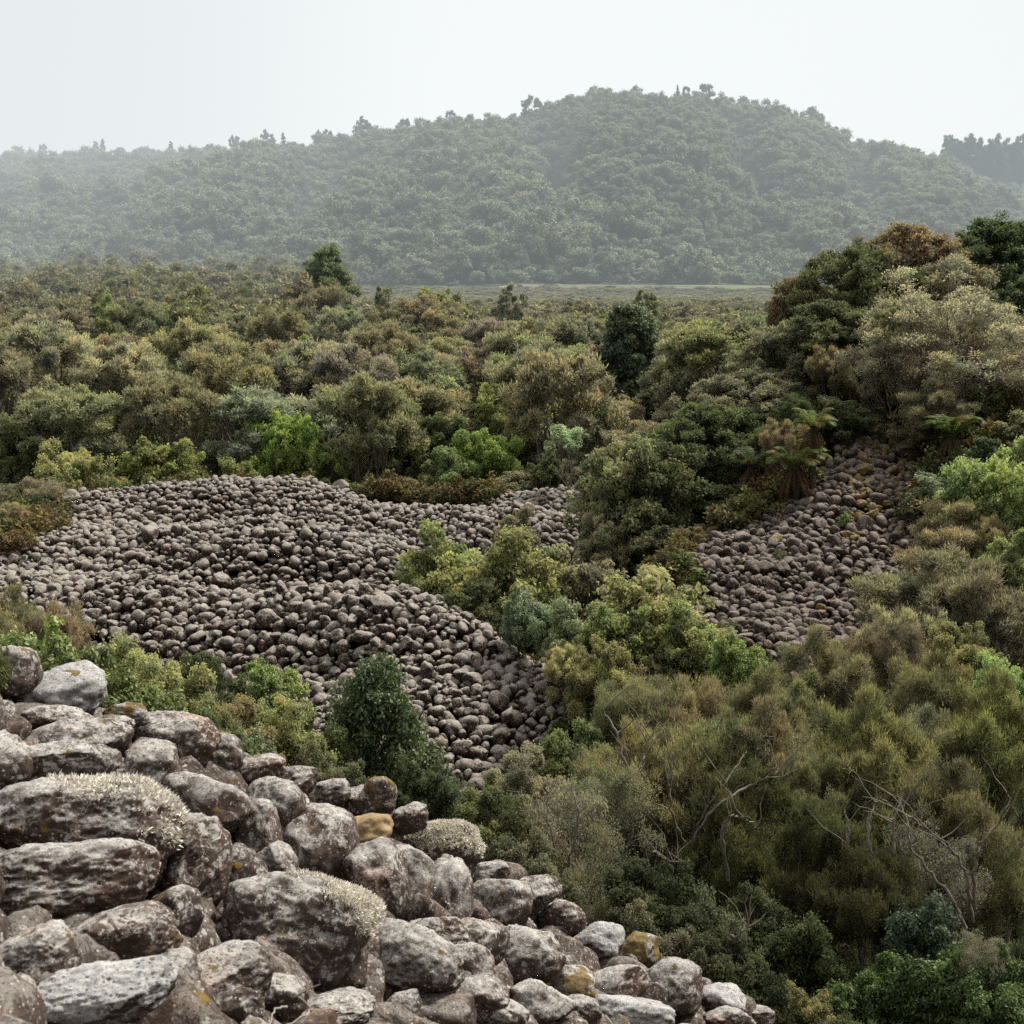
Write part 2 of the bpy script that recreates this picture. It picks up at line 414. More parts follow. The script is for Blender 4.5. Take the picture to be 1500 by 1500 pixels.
# ------------------------------------------------------------------ foliage
def leaves(centers, crad, n_per, L, W, mode, rg, ctint, squash=.8, tri=False, inner=.0, upbias=.25):
    """leaf faces on the shells of clumps; returns V, F, tint"""
    m = len(centers); n = m * n_per
    c = np.repeat(centers, n_per, 0); R = np.repeat(crad, n_per)[:, None]; ct = np.repeat(ctint, n_per)
    d = norm(rg.normal(size=(n, 3)) + np.array([0, 0, upbias]))
    rad = rg.uniform(inner, 1, n)[:, None] ** (1 / 2.2)
    st_ = rg.random((n, 1)) < .14; rad = np.where(st_, rad * rg.uniform(1.0, 1.75, (n, 1)), rad)
    p = c + d * R * rad * np.array([1, 1, squash])
    q = rg.normal(size=(n, 3))
    if mode == 'up':
        ax = norm(d * .6 + np.array([0, 0, .55]) + q * .62)
        nn = norm(q)
    elif mode == 'droop':
        ax = norm(d * .8 + np.array([0, 0, -.5]) + q * .35); nn = norm(d + q * .5)
    elif mode == 'spray':
        ax = norm(d * 1.0 + np.array([0, 0, .25]) + q * .45); nn = norm(q)
    else:
        nn = norm(d * .8 + np.array([0, 0, .45]) + q * .55)
        ax = norm(np.cross(nn, rg.normal(size=(n, 3))))
    b = norm(np.cross(ax, nn))
    l = (L * rg.uniform(.6, 1.3, n))[:, None]; w = (W * rg.uniform(.7, 1.25, n))[:, None]
    if tri:
        V = np.stack([p - b * w * .5, p + b * w * .5, p + ax * l], 1).reshape(-1, 3)
        F = np.arange(n * 3).reshape(n, 3)
    else:
        V = np.stack([p - ax * l * .5, p + b * w * .5 + ax * l * .05, p + ax * l * .5, p - b * w * .5 + ax * l * .05], 1).reshape(-1, 3)
        F = np.arange(n * 4).reshape(n, 4)
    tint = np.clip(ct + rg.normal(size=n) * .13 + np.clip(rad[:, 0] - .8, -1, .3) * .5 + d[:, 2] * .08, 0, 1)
    return V, F, tint

def crown_points(rg, R, zb, zt, shape, nl, rl, nc, rc):
    """lobes through the envelope, clumps over each lobe.  returns lobe centers, clump centers, clump radii, tint"""
    lob = []
    tries = 0
    while len(lob) < nl and tries < nl * 60:
        tries += 1
        v = norm(rg.normal(size=3))
        if shape == 'dome':
            v[2] = abs(v[2]) * 1.0 - (.35 if rg.random() < .35 else 0)
            r = rg.uniform(.55, 1) 
            q = np.array([v[0] * R * r, v[1] * R * r, zb + (zt - zb) * (.28 + .72 * v[2] * r)])
        elif shape == 'round':
            r = rg.uniform(.5, 1) ** .5
            q = np.array([v[0] * R * r, v[1] * R * r, (zb + zt) / 2 + (zt - zb) / 2 * v[2] * r])
        elif shape == 'column':
            t = rg.uniform(0, 1); a = rg.uniform(0, 2 * PI)
            rr = R * (.80 + .2 * math.sin(t * PI)) * (1 - max(0, t - .65) / .35 * .62) * rg.uniform(.65, 1)
            q = np.array([rr * math.cos(a), rr * math.sin(a), zb + (zt - zb) * t])
        elif shape == 'cone':
            t = rg.uniform(0, 1) ** 1.25; a = rg.uniform(0, 2 * PI)
            rr = R * (1 - t) ** .8 * rg.uniform(.72, 1) * (1 + .16 * math.sin(a * 2 + t * 5))
            q = np.array([rr * math.cos(a), rr * math.sin(a), zb + (zt - zb) * t])
        elif shape == 'flat':
            a = rg.uniform(0, 2 * PI); rr = R * math.sqrt(rg.uniform(0, 1))
            q = np.array([rr * math.cos(a), rr * math.sin(a), zt - (zt - zb) * (.12 + .45 * (rr / R) ** 2 + (.5 * rg.uniform(0, 1) ** 2))])
        if all(np.linalg.norm(q - o) > rl * .62 for o in lob) or tries > nl * 40: lob.append(q)
    lob = np.array(lob)
    cc, cr, ct = [], [], []
    for q in lob:
        k = rg.uniform(.7, 1.2) * rl
        lt = rg.uniform(-.16, .16)
        for j in range(nc):
            d = norm(rg.normal(size=3) + np.array([0, 0, .35])) * k * rg.uniform(.5, 1.0 if rg.random() < .75 else 1.5)
            d[2] *= .75
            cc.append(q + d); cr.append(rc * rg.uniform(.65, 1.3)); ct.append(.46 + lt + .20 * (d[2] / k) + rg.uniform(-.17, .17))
    return lob, np.array(cc), np.array(cr), np.array(ct)

PROTO = {}
def tree_proto(kind, var, **k):
    """returns (trunk mesh, crown mesh, nominal height, nominal radius); all shapes in metres"""
    key = (kind, var)
    if key in PROTO: return PROTO[key]
    sd = abs(hash_s(kind)) % 9973 + var * 131
    rg = np.random.default_rng(sd); rr = random.Random(sd)
    S = SPEC[kind]
    Hh = S['H']; R = S['R'] * rg.uniform(.92, 1.08)
    lob, cc, cr, ct = crown_points(rg, R, S['zb'], Hh - S['rc'] * .6, S['shape'], S['nl'], S['rl'], S['nc'], S['rc'])
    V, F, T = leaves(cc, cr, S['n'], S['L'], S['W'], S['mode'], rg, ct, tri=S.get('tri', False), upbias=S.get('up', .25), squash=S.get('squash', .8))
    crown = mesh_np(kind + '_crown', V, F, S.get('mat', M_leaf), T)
    g = Geo()
    nt_ = S.get('trunks', 1); base = []
    for i in range(nt_):
        a = rr.uniform(0, 2 * PI); sp = 0 if nt_ == 1 else S.get('spread', .25)
        p0 = np.array([math.cos(a) * sp * .4, math.sin(a) * sp * .4, -S['H'] * .9])
        p1 = np.array([math.cos(a) * sp * R, math.sin(a) * sp * R, S['zb'] + (Hh - S['zb']) * rr.uniform(.12, .3)])
        pts = curve_pts(p0, p1, .12, 7, rr, .02); base.append(pts)
        tube(g, pts, S['tr'] * rr.uniform(.8, 1.1), S['tr'] * .55, 6)
    for q in lob:
        b = min(base, key=lambda p: np.linalg.norm(p[-1][:2] - q[:2]))
        st = b[rr.randint(3, 6)] if q[2] > b[-1][2] * .7 else b[rr.randint(2, 4)]
        tube(g, curve_pts(st, q, .22, 6, rr, .03), S['tr'] * .42, S['tr'] * .12, 4)
        for _ in range(S.get('sub', 2)):
            e = q + norm(rg.normal(size=3) + np.array([0, 0, .4])) * S['rl'] * 1.1
            tube(g, curve_pts(q, e, .25, 4, rr), S['tr'] * .13, S['tr'] * .04, 3)
    if S.get('twigs'):
        for _ in range(S['twigs']):
            i = rr.randrange(len(cc)); q = cc[i]
            dirn = norm(q - np.array([0, 0, S['zb'] + (Hh - S['zb']) * .3]) + rg.normal(size=3) * .4)
            e = q + dirn * cr[i] * rr.uniform(.7, 1.7)
            tube(g, curve_pts(q - dirn * S['rl'] * 1.1, e, .35, 6, rr, .05), S['twr'], S['twr'] * .3, 3, rr.uniform(.3, 1))
    trunk = g.mesh(kind + '_trunk', S.get('bark', M_bark))
    PROTO[key] = (trunk, crown, Hh, R)
    return PROTO[key]

def hash_s(s):
    h = 0
    for ch in s: h = (h * 31 + ord(ch)) & 0x7FFFFFF
    return h

# near = seen from 12-30 m, mid = 30-60 m, far = beyond
SPEC = {
 # feathery heath-like shrubs in the right foreground
 'tea_near':  dict(H=4.6, R=1.8, zb=1.9, shape='dome', nl=34, rl=.46, nc=16, rc=.17, n=125, L=.12, W=.018, mode='up', tri=True, trunks=5, spread=.5, tr=.05, sub=6, bark=M_bark_pale, up=.4, squash=1.1, twigs=220, twr=.0065),
 'tea_mid':   dict(H=4.0, R=1.7, zb=1.0, shape='dome', nl=34, rl=.45, nc=12, rc=.19, n=100, L=.15, W=.028, mode='up', tri=True, trunks=3, spread=.4, tr=.05, sub=3, bark=M_bark, up=.4, twigs=80, twr=.009),
 # woodland trees: layered olive crowns on thin bare stems
 'kanuka': dict(H=6.4, R=2.5, zb=3.2, shape='flat', nl=34, rl=.58, nc=11, rc=.30, n=80, L=.20, W=.055, mode='spray', trunks=4, spread=.38, tr=.085, sub=2, bark=M_bark_pale, up=.5, squash=.85),
 'kanuka_low': dict(H=4.8, R=2.3, zb=1.0, shape='dome', nl=38, rl=.5, nc=10, rc=.28, n=75, L=.19, W=.055, mode='spray', trunks=3, spread=.3, tr=.06, sub=2, bark=M_bark, up=.4),
 'bush_mid':  dict(H=4.2, R=2.0, zb=.6, shape='dome', nl=42, rl=.5, nc=10, rc=.26, n=70, L=.15, W=.085, mode='out', trunks=2, spread=.2, tr=.07, sub=1, bark=M_bark_dark),
 'bush_lump': dict(H=4.8, R=2.7, zb=.3, shape='dome', nl=64, rl=.56, nc=13, rc=.25, n=62, L=.13, W=.085, mode='out', trunks=2, spread=.2, tr=.07, sub=1, bark=M_bark_dark),
 'broad_far': dict(H=5.2, R=2.4, zb=.8, shape='round', nl=44, rl=.55, nc=9, rc=.28, n=55, L=.20, W=.11, mode='out', trunks=2, spread=.2, tr=.08, sub=1, bark=M_bark),
 'bush_near': dict(H=3.2, R=1.7, zb=.3, shape='dome', nl=32, rl=.42, nc=10, rc=.21, n=170, L=.085, W=.045, mode='out', trunks=3, spread=.3, tr=.045, sub=2, bark=M_bark, twigs=40, twr=.006),
 'glossy_near':dict(H=2.4, R=1.6, zb=.2, shape='dome', nl=26, rl=.4, nc=9, rc=.22, n=120, L=.11, W=.055, mode='out', trunks=3, spread=.4, tr=.035, sub=2, mat=M_leaf_gloss, bark=M_bark_dark, twigs=20, twr=.006),
 'cone_near': dict(H=4.0, R=2.3, zb=.05, shape='cone', nl=230, rl=.34, nc=9, rc=.19, n=75, L=.07, W=.042, mode='out', trunks=1, tr=.06, sub=1, mat=M_leaf_gloss, bark=M_bark_dark),
 'column':    dict(H=6.4, R=1.55, zb=.5, shape='column', nl=120, rl=.40, nc=8, rc=.28, n=60, L=.16, W=.10, mode='out', trunks=1, tr=.12, sub=1, mat=M_leaf_gloss, bark=M_bark_dark),
 'twiggy': dict(H=6.4, R=3.2, zb=.4, shape='dome', nl=90, rl=.5, nc=9, rc=.28, n=52, L=.12, W=.045, mode='spray', trunks=4, spread=.35, tr=.08, sub=3, bark=M_twig, twigs=1400, twr=.011),
 'twig_near': dict(H=3.0, R=1.5, zb=.4, shape='dome', nl=26, rl=.42, nc=8, rc=.22, n=85, L=.06, W=.03, mode='spray', trunks=4, spread=.4, tr=.03, sub=4, bark=M_twig, twigs=260, twr=.0065),
 'bigdark': dict(H=7.0, R=3.4, zb=.1, shape='round', nl=170, rl=.58, nc=10, rc=.30, n=62, L=.16, W=.075, mode='up', trunks=2, spread=.2, tr=.12, sub=1, bark=M_bark_dark, up=.5),
 'small_pale':dict(H=4.2, R=1.2, zb=2.4, shape='dome', nl=14, rl=.36, nc=7, rc=.22, n=60, L=.12, W=.07, mode='out', trunks=2, spread=.3, tr=.05, sub=2, bark=M_bark_pale),
 'layered':   dict(H=8.5, R=2.6, zb=1.5, shape='column', nl=70, rl=.6, nc=10, rc=.33, n=60, L=.26, W=.09, mode='spray', trunks=1, tr=.16, sub=1, bark=M_bark_dark, squash=.45, up=.5),
 'conifer':   dict(H=9.0, R=1.7, zb=.6, shape='cone', nl=70, rl=.36, nc=6, rc=.26, n=40, L=.34, W=.10, mode='droop', trunks=1, tr=.12, sub=0, bark=M_bark_dark),
}

def lin(r, g, b): return (r, g, b, 1)
LEAFB = 3.2
COL = dict(olive=(.088,.089,.063), brown=(.090,.085,.067), grey=(.112,.106,.086), green=(.073,.081,.043), bright=(.084,.105,.042),
           yellow=(.108,.108,.062), dark=(.032,.044,.024), deep=(.044,.051,.029), rust=(.078,.067,.048), pale=(.115,.125,.088), lime=(.104,.122,.060),
           teal=(.080,.100,.068), silver=(.128,.122,.094))

NM = dict(tea_near='feathery_shrub', tea_mid='feathery_shrub', kanuka='woodland_tree', kanuka_low='woodland_tree', bush_mid='leafy_bush', bush_lump='leafy_bush',
          broad_far='broadleaf_tree', bush_near='leafy_bush', glossy_near='glossy_bush', cone_near='conical_shrub', column='ivy_clad_tree', twiggy='twiggy_tree',
          twig_near='twiggy_shrub', bigdark='broadleaf_tree', small_pale='slender_tree', layered='layered_conifer', conifer='conifer')
CATS = dict(tea_near='shrub', tea_mid='shrub', kanuka='tree', kanuka_low='tree', bush_mid='bush', bush_lump='bush', broad_far='tree', bush_near='bush',
            glossy_near='bush', cone_near='shrub', column='tree', twiggy='tree', twig_near='shrub', bigdark='tree', small_pale='tree', layered='tree', conifer='tree')
placed = []
def plant(kind, x, y, Ht, W, col, label, group=None, var=None, z=None, jit=.06, name=None):
    v = random.randrange(4) if var is None else var
    tm, cm, h0, r0 = tree_proto(kind, v)
    z0 = h1(x, y) if z is None else z
    sx = W / (2.1 * r0); sz = Ht / h0
    sx = min(sx, sz * (1.7 if kind == 'cone_near' else 1.35))
    e = empty(name or NM[kind], (x, y, z0 - .05)); e.rotation_euler = (0, 0, random.uniform(0, 2 * PI))
    tag(e, label, CATS[kind], group)
    szc = min(sz, sx * 1.45); up = (sz - szc) * h0
    t = link('trunk', tm, e, (0, 0, up), scale=(sx, sx, szc))
    c = link('crown', cm, e, (0, 0, up), scale=(sx, sx, szc))
    k = [COL[col][i] * random.uniform(1 - jit, 1 + jit) if isinstance(col, str) else col[i] for i in range(3)]
    b = random.uniform(.88, 1.12) * LEAFB * (.80 * min(1, .55 + max(0, y - 11) * .07) if kind == 'tea_near' else (.68 if y < 14 else .84) if y < 16 else 1.12 if y > 50 else 1)  # leaf colour dimmed on the nearest shrubs, painting shade into the thicket bottom
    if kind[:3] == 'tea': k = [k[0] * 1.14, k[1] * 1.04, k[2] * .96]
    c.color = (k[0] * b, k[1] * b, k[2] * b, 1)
    placed.append((x, y, W / 2))
    return e

def plant_px(kind, px, pyt, Y, wpx, col, label, group=None, var=None, dz=0, **k):
    """stand a tree on the terrain at forward distance Y, its top reaching the row pyt"""
    top = P(px, pyt, Y); x = top[0]
    z0 = h1(x, Y) + dz
    Ht = max(.6, top[2] - z0)
    W = wpx * depth_of(x, Y, (z0 + top[2]) / 2) / FPX
    return plant(kind, x, Y, Ht, W, col, label, group, var, z=z0, **k)
def poly_in(poly, x, y):
    poly = np.asarray(poly); n = len(poly); c = np.zeros(len(x), bool); j = n - 1
    for i in range(n):
        xi, yi = poly[i]; xj, yj = poly[j]
        c ^= ((yi > y) != (yj > y)) & (x < (xj - xi) * (y - yi) / (yj - yi + 1e-12) + xi)
        j = i
    return c

def xyp(lst): return [(XW(a, b, 3.2), b) for a, b in lst]
HEAP = xyp([(-90,33),(-90,37),(30,38),(85,41),(70,47.5),(200,50.5),(440,53),(560,51.5),(700,52),(770,54),(900,55),(900,44),(735,38),(650,33.8),(740,31),(870,30),(885,27.8),(850,25),(730,24.4),(600,24.4),(450,26.3),(330,27.8),(120,29.6),(-60,31.5)])
RHEAP = xyp([(985,35),(1010,37.8),(1090,39),(1145,39.8),(1205,41.6),(1240,43.5),(1300,44),(1345,41),(1340,34),(1290,31),(1180,29.6),(1090,31),(1040,32.2)])
fpoly = [(-7, .6), (-7, 10.5), (-3.4, 10.4), (-1.5, 10.6), (1, 11), (3.2, 11.3), (4.4, 10), (4.2, 7), (4.8, 3), (4, .6)]

# ================================================================== GROUND
def axis_vals(lo, hi, fine_lo, fine_hi, step, grow=1.12):
    v = list(np.arange(fine_lo, fine_hi + 1e-6, step))
    s = step
    while v[-1] < hi: s *= grow; v.append(min(hi, v[-1] + s))
    s = step
    while v[0] > lo: s *= grow; v.insert(0, max(lo, v[0] - s))
    return np.array(v)

def sheet(name, xs, ys, mat, kind_label, dz=0.0):
    X, Y = np.meshgrid(xs, ys)
    Z = H(X, Y) + dz
    if name == 'ground':
        for pl_ in (HEAP, RHEAP, fpoly):
            Z = Z - (.38 if pl_ is fpoly else 1.5) * poly_in(np.array(pl_), X.ravel(), Y.ravel()).reshape(X.shape)
    V = np.stack([X, Y, Z], -1).reshape(-1, 3)
    nx, ny = len(xs), len(ys)
    i = np.arange(ny - 1)[:, None] * nx; j = np.arange(nx - 1)[None]
    F = np.stack([i + j, i + j + 1, i + nx + j + 1, i + nx + j], -1).reshape(-1, 4)
    o = link(name, mesh_np(name, V, F, mat, smooth=True))
    return tag(o, kind_label, None, None, 'structure')

sheet('ground', axis_vals(-900, 900, -30, 32, .45), axis_vals(-400, 330, -4, 62, .45, 1.06), M_ground, 'dark soil and leaf litter of the valley floor')
sheet('hill', np.arange(-900, 901, 9.0), np.concatenate([np.arange(330, 900, 6.0), np.arange(900, 3001, 60.0)]), M_hill, 'long rounded hill with a high dome right of centre')

def strip(name, pts, w, mat, label, dz, wob=0):
    pts = np.array(pts, float)
    L = np.linspace(0, len(pts) - 1, 60)
    x = np.interp(L, range(len(pts)), pts[:, 0]); y = np.interp(L, range(len(pts)), pts[:, 1])
    rows = []
    for k, t in enumerate(np.linspace(-1, 1, 5)):
        yy = y + t * w * (1 + wob * vn2(x, y * 0 + 3, .05, 4))
        rows.append(np.stack([x, yy, H(x, yy) + dz], -1))
    V = np.stack(rows, 0).reshape(-1, 3); n = len(x)
    i = np.arange(4)[:, None] * n; j = np.arange(n - 1)[None]
    F = np.stack([i + j, i + j + 1, i + n + j + 1, i + n + j], -1).reshape(-1, 4)
    return tag(link(name, mesh_np(name, V, F, mat, smooth=True)), label, None, None, 'structure')
strip('grass_verge', [(XW(700, 335), 333), (XW(860, 335), 336), (XW(1000, 336), 336), (XW(1200, 336), 338), (XW(1330, 330), 336)], 3.2, M_verge, 'pale grass verge below the forested hill', .06, .5)
strip('grass_clearing', [(XW(530, 335), 330), (XW(560, 335), 334), (XW(600, 336), 333)], 6, M_verge, 'small grass clearing beyond the layered tree', .06, .5)
strip('track', [(XW(700, 338), 339), (XW(860, 338), 340), (XW(960, 338), 340), (XW(1000, 338), 339.5), (XW(1060, 338), 340), (XW(1130, 338), 342), (XW(1260, 330), 344)], 1.7, M_road, 'pale gravel track along the foot of the hill', .12, .4)

# ================================================================== STONES
import bmesh
def ico(sub):
    bm = bmesh.new(); bmesh.ops.create_icosphere(bm, subdivisions=sub, radius=1.0)
    V = np.array([v.co[:] for v in bm.verts]); F = np.array([[v.index for v in f.verts] for f in bm.faces]); bm.free()
    return V, F
ICO = {s: ico(s) for s in (2, 3, 4, 5, 6)}

def rock_shape(seed, sub, box=None, cuts=None, rough=1.0):
    rg = np.random.default_rng(seed * 77 + 5)
    V, F = ICO[sub]; u = V.copy()
    k = box if box else rg.uniform(2.0, 3.3 if seed >= 500 else 2.9)
    p = u / (np.abs(u) ** k).sum(-1, keepdims=True) ** (1 / k)
    p = p * (1 + .16 * vn(u * 1.1 + seed * 3.1, seed)[:, None])
    for j in range(cuts if cuts is not None else (rg.integers(5, 9) if seed >= 500 else rg.integers(3, 6))):
        n = norm(rg.normal(size=3)); d = rg.uniform(.60, .86)
        ex = p @ n - d
        soft = np.where(ex > 0, ex, 0)
        p = p - n * (soft * rg.uniform(.5, .88))[:, None]
    nr = norm(p)
    f = .07 * vn(p * 2.3 + 9, seed + 1) 
    if sub >= 4: f = f + rough * (.045 * vn(p * 5.0, seed + 2) + .022 * vn(p * 11, seed + 3))
    if sub >= 5: f = f + rough * (  .015 * vn(p * 24, seed + 4) + .008 * vn(p * 46, seed + 6) - .02 * np.maximum(0, vn(p * 8, seed + 9) - .45))
    p = p + nr * f[:, None]
    lo, hi = p.min(0), p.max(0)
    p = (p - (lo + hi) / 2) / ((hi - lo) / 2)
    return p, F

def rotm(rg):
    q = norm(rg.normal(size=4)); w, x, y, z = q
    return np.array([[1-2*(y*y+z*z), 2*(x*y-z*w), 2*(x*z+y*w)], [2*(x*y+z*w), 1-2*(x*x+z*z), 2*(y*z-x*w)], [2*(x*z-y*w), 2*(y*z+x*w), 1-2*(x*x+y*y)]])

_rk = {}
def rock_mesh(seed, sub, mat, **k):
    key = (seed, sub, mat.name)
    if key not in _rk:
        V, F = rock_shape(seed, sub, **k)
        _rk[key] = mesh_np('boulder', V, F, mat, smooth=True)
    return _rk[key]

# ---- tufts of pale shrubby lichen growing on a stone (a child part of it)
def tuft(parent, me_rock, px_dir, amount, L, spread, name='lichen_tuft', col=(.88, .83, .72), up=.2, seed=1, lim=.55):
    rg = np.random.default_rng(seed)
    n = len(me_rock.vertices); co = np.empty(n * 3, np.float32); me_rock.vertices.foreach_get('co', co); co = co.reshape(-1, 3)
    d = norm(np.array(px_dir, float)); un = norm(co)
    m = (un @ d + .22 * vn(co * 3.2, seed) + .30 * vn(co * 9.0, seed + 1)) > lim
    idx = np.where(m)[0]
    if len(idx) == 0: return
    pick = rg.choice(idx, amount); c = co[pick] + rg.normal(size=(amount, 3)) * .012
    sc_ = np.array(parent.scale)
    nrm = norm(co[pick] / sc_ ** 2 * sc_) 
    clump = norm(rg.normal(size=(len(co), 3)))[pick]
    ax = norm(nrm * 1.0 + clump * .55 + rg.normal(size=(amount, 3)) * spread + np.array([0, 0, up])) * L * rg.uniform(.4, 1.25, amount)[:, None]
    ax = ax / sc_                                            # metres -> the stone's own space
    b = norm(rg.normal(size=(amount, 3))) * L * (.17 if L < .05 else .05) / sc_
    V = np.stack([c - b, c + b, c + ax * .6 + b * .9 + ax[:, [1, 2, 0]] * .12, c + ax], 1).reshape(-1, 3)
    F = np.arange(amount * 4).reshape(-1, 4)
    me = mesh_np(name, V, F, M_tuft, np.clip(.5 + rg.normal(size=amount) * .22, 0, 1))
    o = link(name, me, parent); o.color = (*col, 1)
    return o

def view_basis(p):
    v = norm(np.array(p) - np.array([0, 0, CZ])); r = norm(np.cross(v, [0, 0, 1])); u = np.cross(r, v)
    return r, v, u

def fore_hit(px, py):
    ys = np.linspace(2.0, 11, 700)
    d = P(px, py, 1.0) - np.array([0, 0, CZ])
    xs = d[0] * ys; zs = CZ + d[2] * ys; g = H(xs, ys); df = zs - g
    k = np.where(df <= 0)[0]
    k = k[0] if len(k) else int(np.argmin(df))
    return np.array([xs[k], ys[k], zs[k]])

# (px, py, width, height, roll, material, label)
D, G, L_, MO, TN = M_rock_dark, M_rock, M_rock_pale, M_rock_moss, M_rock_tan
FORE = [
 (110,1303,222,112,4,D,'large dark oval boulder at the left edge under the broad pale one',None),
 (118,1218,262,138,10,G,'broad flat-backed pale boulder above the dark oval one, largest on the left',None),
 (48,1408,128,92,0,D,'blunt dark boulder at the left edge above the bluish-white slab',None),
 (145,1464,212,84,-4,L_,'bluish-white flat oval boulder at the bottom left of the heap',None),
 (178,1380,150,84,-8,G,'brown streaked boulder tucked beneath the large dark oval one',None),
 (318,1440,142,92,-8,D,'brown boulder with a notched top right of the bluish-white slab',None),
 (432,1368,208,142,12,D,'massive dark boulder with a crest of pale shrubby lichen on its upper right','t1'),
 (596,1412,152,108,4,G,'smooth grey rounded boulder right of the massive dark one',None),
 (281,1272,104,132,14,D,'upright dark brown boulder left of the centre of the near heap',None),
 (300,1190,122,100,5,G,'blocky grey boulder with a level crack, above the upright brown one',None),
 (377,1226,66,92,-8,G,'narrow egg-shaped boulder leaning beside the blocky grey one',None),
 (398,1192,88,92,20,G,'grey egg-shaped boulder behind the narrow leaning one',None),
 (476,1243,100,124,-22,G,'wedge-shaped boulder with a smooth brown face beside the tan slab',None),
 (530,1222,86,48,-14,TN,'tan split slab of bare sandstone near the crest',None),
 (557,1300,88,118,-18,G,'tall ridged grey boulder below the tan split slab',None),
 (598,1285,72,84,-14,G,'speckled rounded boulder behind the tall ridged one',None),
 (655,1315,74,106,8,G,'pear-shaped grey boulder standing near the right crest',None),
 (640,1248,120,70,-6,D,'boulder capped with a thick mat of creamy lichen on the right crest','t2'),
 (524,1186,72,60,-10,G,'pale speckled boulder on the crest behind the tan slab',None),
 (556,1168,46,54,6,MO,'small squarish boulder on the crest coated in yellow moss',None),
 (478,1164,64,36,-6,G,'low brownish boulder on the crest left of the mossy squarish one',None),
 (432,1146,62,40,-6,G,'small angular boulder on the crest above the grey egg-shaped one',None),
 (376,1131,80,42,-10,G,'low rounded crest boulder with rusty flecks beside the leafy bushes',None),
 (218,1135,92,96,18,G,'leaning pale boulder between the broad flat-backed and the blocky grey ones',None),
 (323,1117,70,66,-30,G,'pinkish boulder half overhung on the upper crest',None),
 (258,1086,112,76,14,G,'boulder with ochre moss stains high on the crest',None),
 (116,1090,140,68,-8,G,'long pale slab-like boulder high on the left side',None),
 (92,1142,160,90,6,G,'wide weathered boulder just above the broad flat-backed one',None),
 (185,1048,60,32,2,MO,'small boulder on the crest covered in ochre moss',None),
 (289,1075,42,32,-20,MO,'tiny orange-mossed boulder peeping over the crest',None),
 (92,1018,116,72,-12,L_,'smooth pale boulder at the upper left of the near heap',None),
 (98,996,42,26,0,MO,'moss-topped small boulder on the skyline of the left crest',None),
 (86,1053,96,34,8,D,'flat boulder of dark brown moss in the upper left',None),
 (18,985,74,66,-10,G,'pale boulder at the left edge with grass growing over it','g1'),
 (8,1120,84,86,0,G,'grey boulder cut by the left edge above the broad one',None),
 (352,1290,76,84,-30,G,'reddish boulder behind the lichen-crested massive one',None),
 (406,1280,66,72,-35,G,'speckled boulder wedged under the narrow leaning one',None),
 (727,1330,104,78,-20,G,'large reddish-flecked boulder on the right slope',None),
 (718,1281,52,32,-6,G,'small crest boulder just right of the lichen-capped one',None),
 (782,1311,78,48,-14,G,'rounded crest boulder beside the twiggy shrubs',None),
 (821,1344,72,44,8,G,'flat grey slab jutting out on the right crest',None),
 (873,1384,76,52,-4,L_,'neat white-spotted round boulder below the jutting slab',None),
 (936,1392,54,46,-14,MO,'small boulder with a rusty mossy top on the right crest',None),
 (757,1402,126,80,-16,G,'long red-stained boulder in the middle of the right slope',None),
 (828,1443,84,52,6,MO,'boulder with an ochre moss patch on the lower right slope',None),
 (896,1452,104,58,-14,G,'elongated grey boulder under the rusty-topped one',None),
 (985,1448,88,74,-24,G,'pitted pale boulder at the right end of the near heap',None),
 (922,1486,120,44,2,L_,'pale slab at the bottom edge toward the right end',None),
 (784,1470,98,62,-18,G,'dark-ended boulder low on the right slope',None),
 (724,1484,92,50,0,G,'boulder cut by the bottom edge right of centre',None),
 (1052,1466,72,44,-6,L_,'whitish lumpy boulder near the right foot of the heap',None),
 (1066,1494,74,34,-6,G,'small grey boulder at the bottom of the right foot',None),
 (1110,1492,44,34,0,G,'last little boulder at the right foot of the heap',None),
 (690,1386,108,70,-20,G,'dark pitted boulder right of the smooth grey rounded one',None),
 (682,1428,84,76,-12,D,'shadowed boulder below the dark pitted one',None),
 (700,1466,84,62,-16,G,'round-nosed boulder near the bottom edge, centre right',None),
 (592,1482,58,50,-30,D,'sharp angular stone at the bottom edge in the centre',None),
 (490,1482,112,50,-6,G,'lichen-scaled boulder on the bottom edge left of the angular stone',None),
 (402,1462,92,60,10,G,'pinkish lichen-patched boulder behind the fallen twigs',None),
 (15,1470,70,70,0,D,'dark boulder in the bottom left corner',None),
 (255,1425,70,60,0,D,'deep-set dark boulder between the streaked and the notched ones',None),
 (500,1418,70,60,0,D,'brownish boulder sunk below the massive dark one',None),
 (646,1208-3,0,0,0,G,None,None),
 (598,1200,52,38,-14,G,'angular grey stone on the crest above the lichen-capped boulder',None),
 (448,1305,60,44,0,G,'half-hidden stone behind the crest of pale lichen',None),
 (640,1368,84,40,0,G,'stone between the smooth rounded and the pear-shaped boulders',None),
 (250,1340,86,70,0,D,'shadowed boulder right of the large dark oval one',None),
 (160,1090-18,70,34,-10,G,'flat stone under the ochre-mossed crest boulder',None),
 (350,1475,70,50,10,D,'dark stone at the bottom edge right of the notched one',None),
 (850,1485,60,46,0,G,'stone at the bottom edge below the ochre-patched boulder',None),
]
fore_stones = []; fore_px = []
g1_obj = None
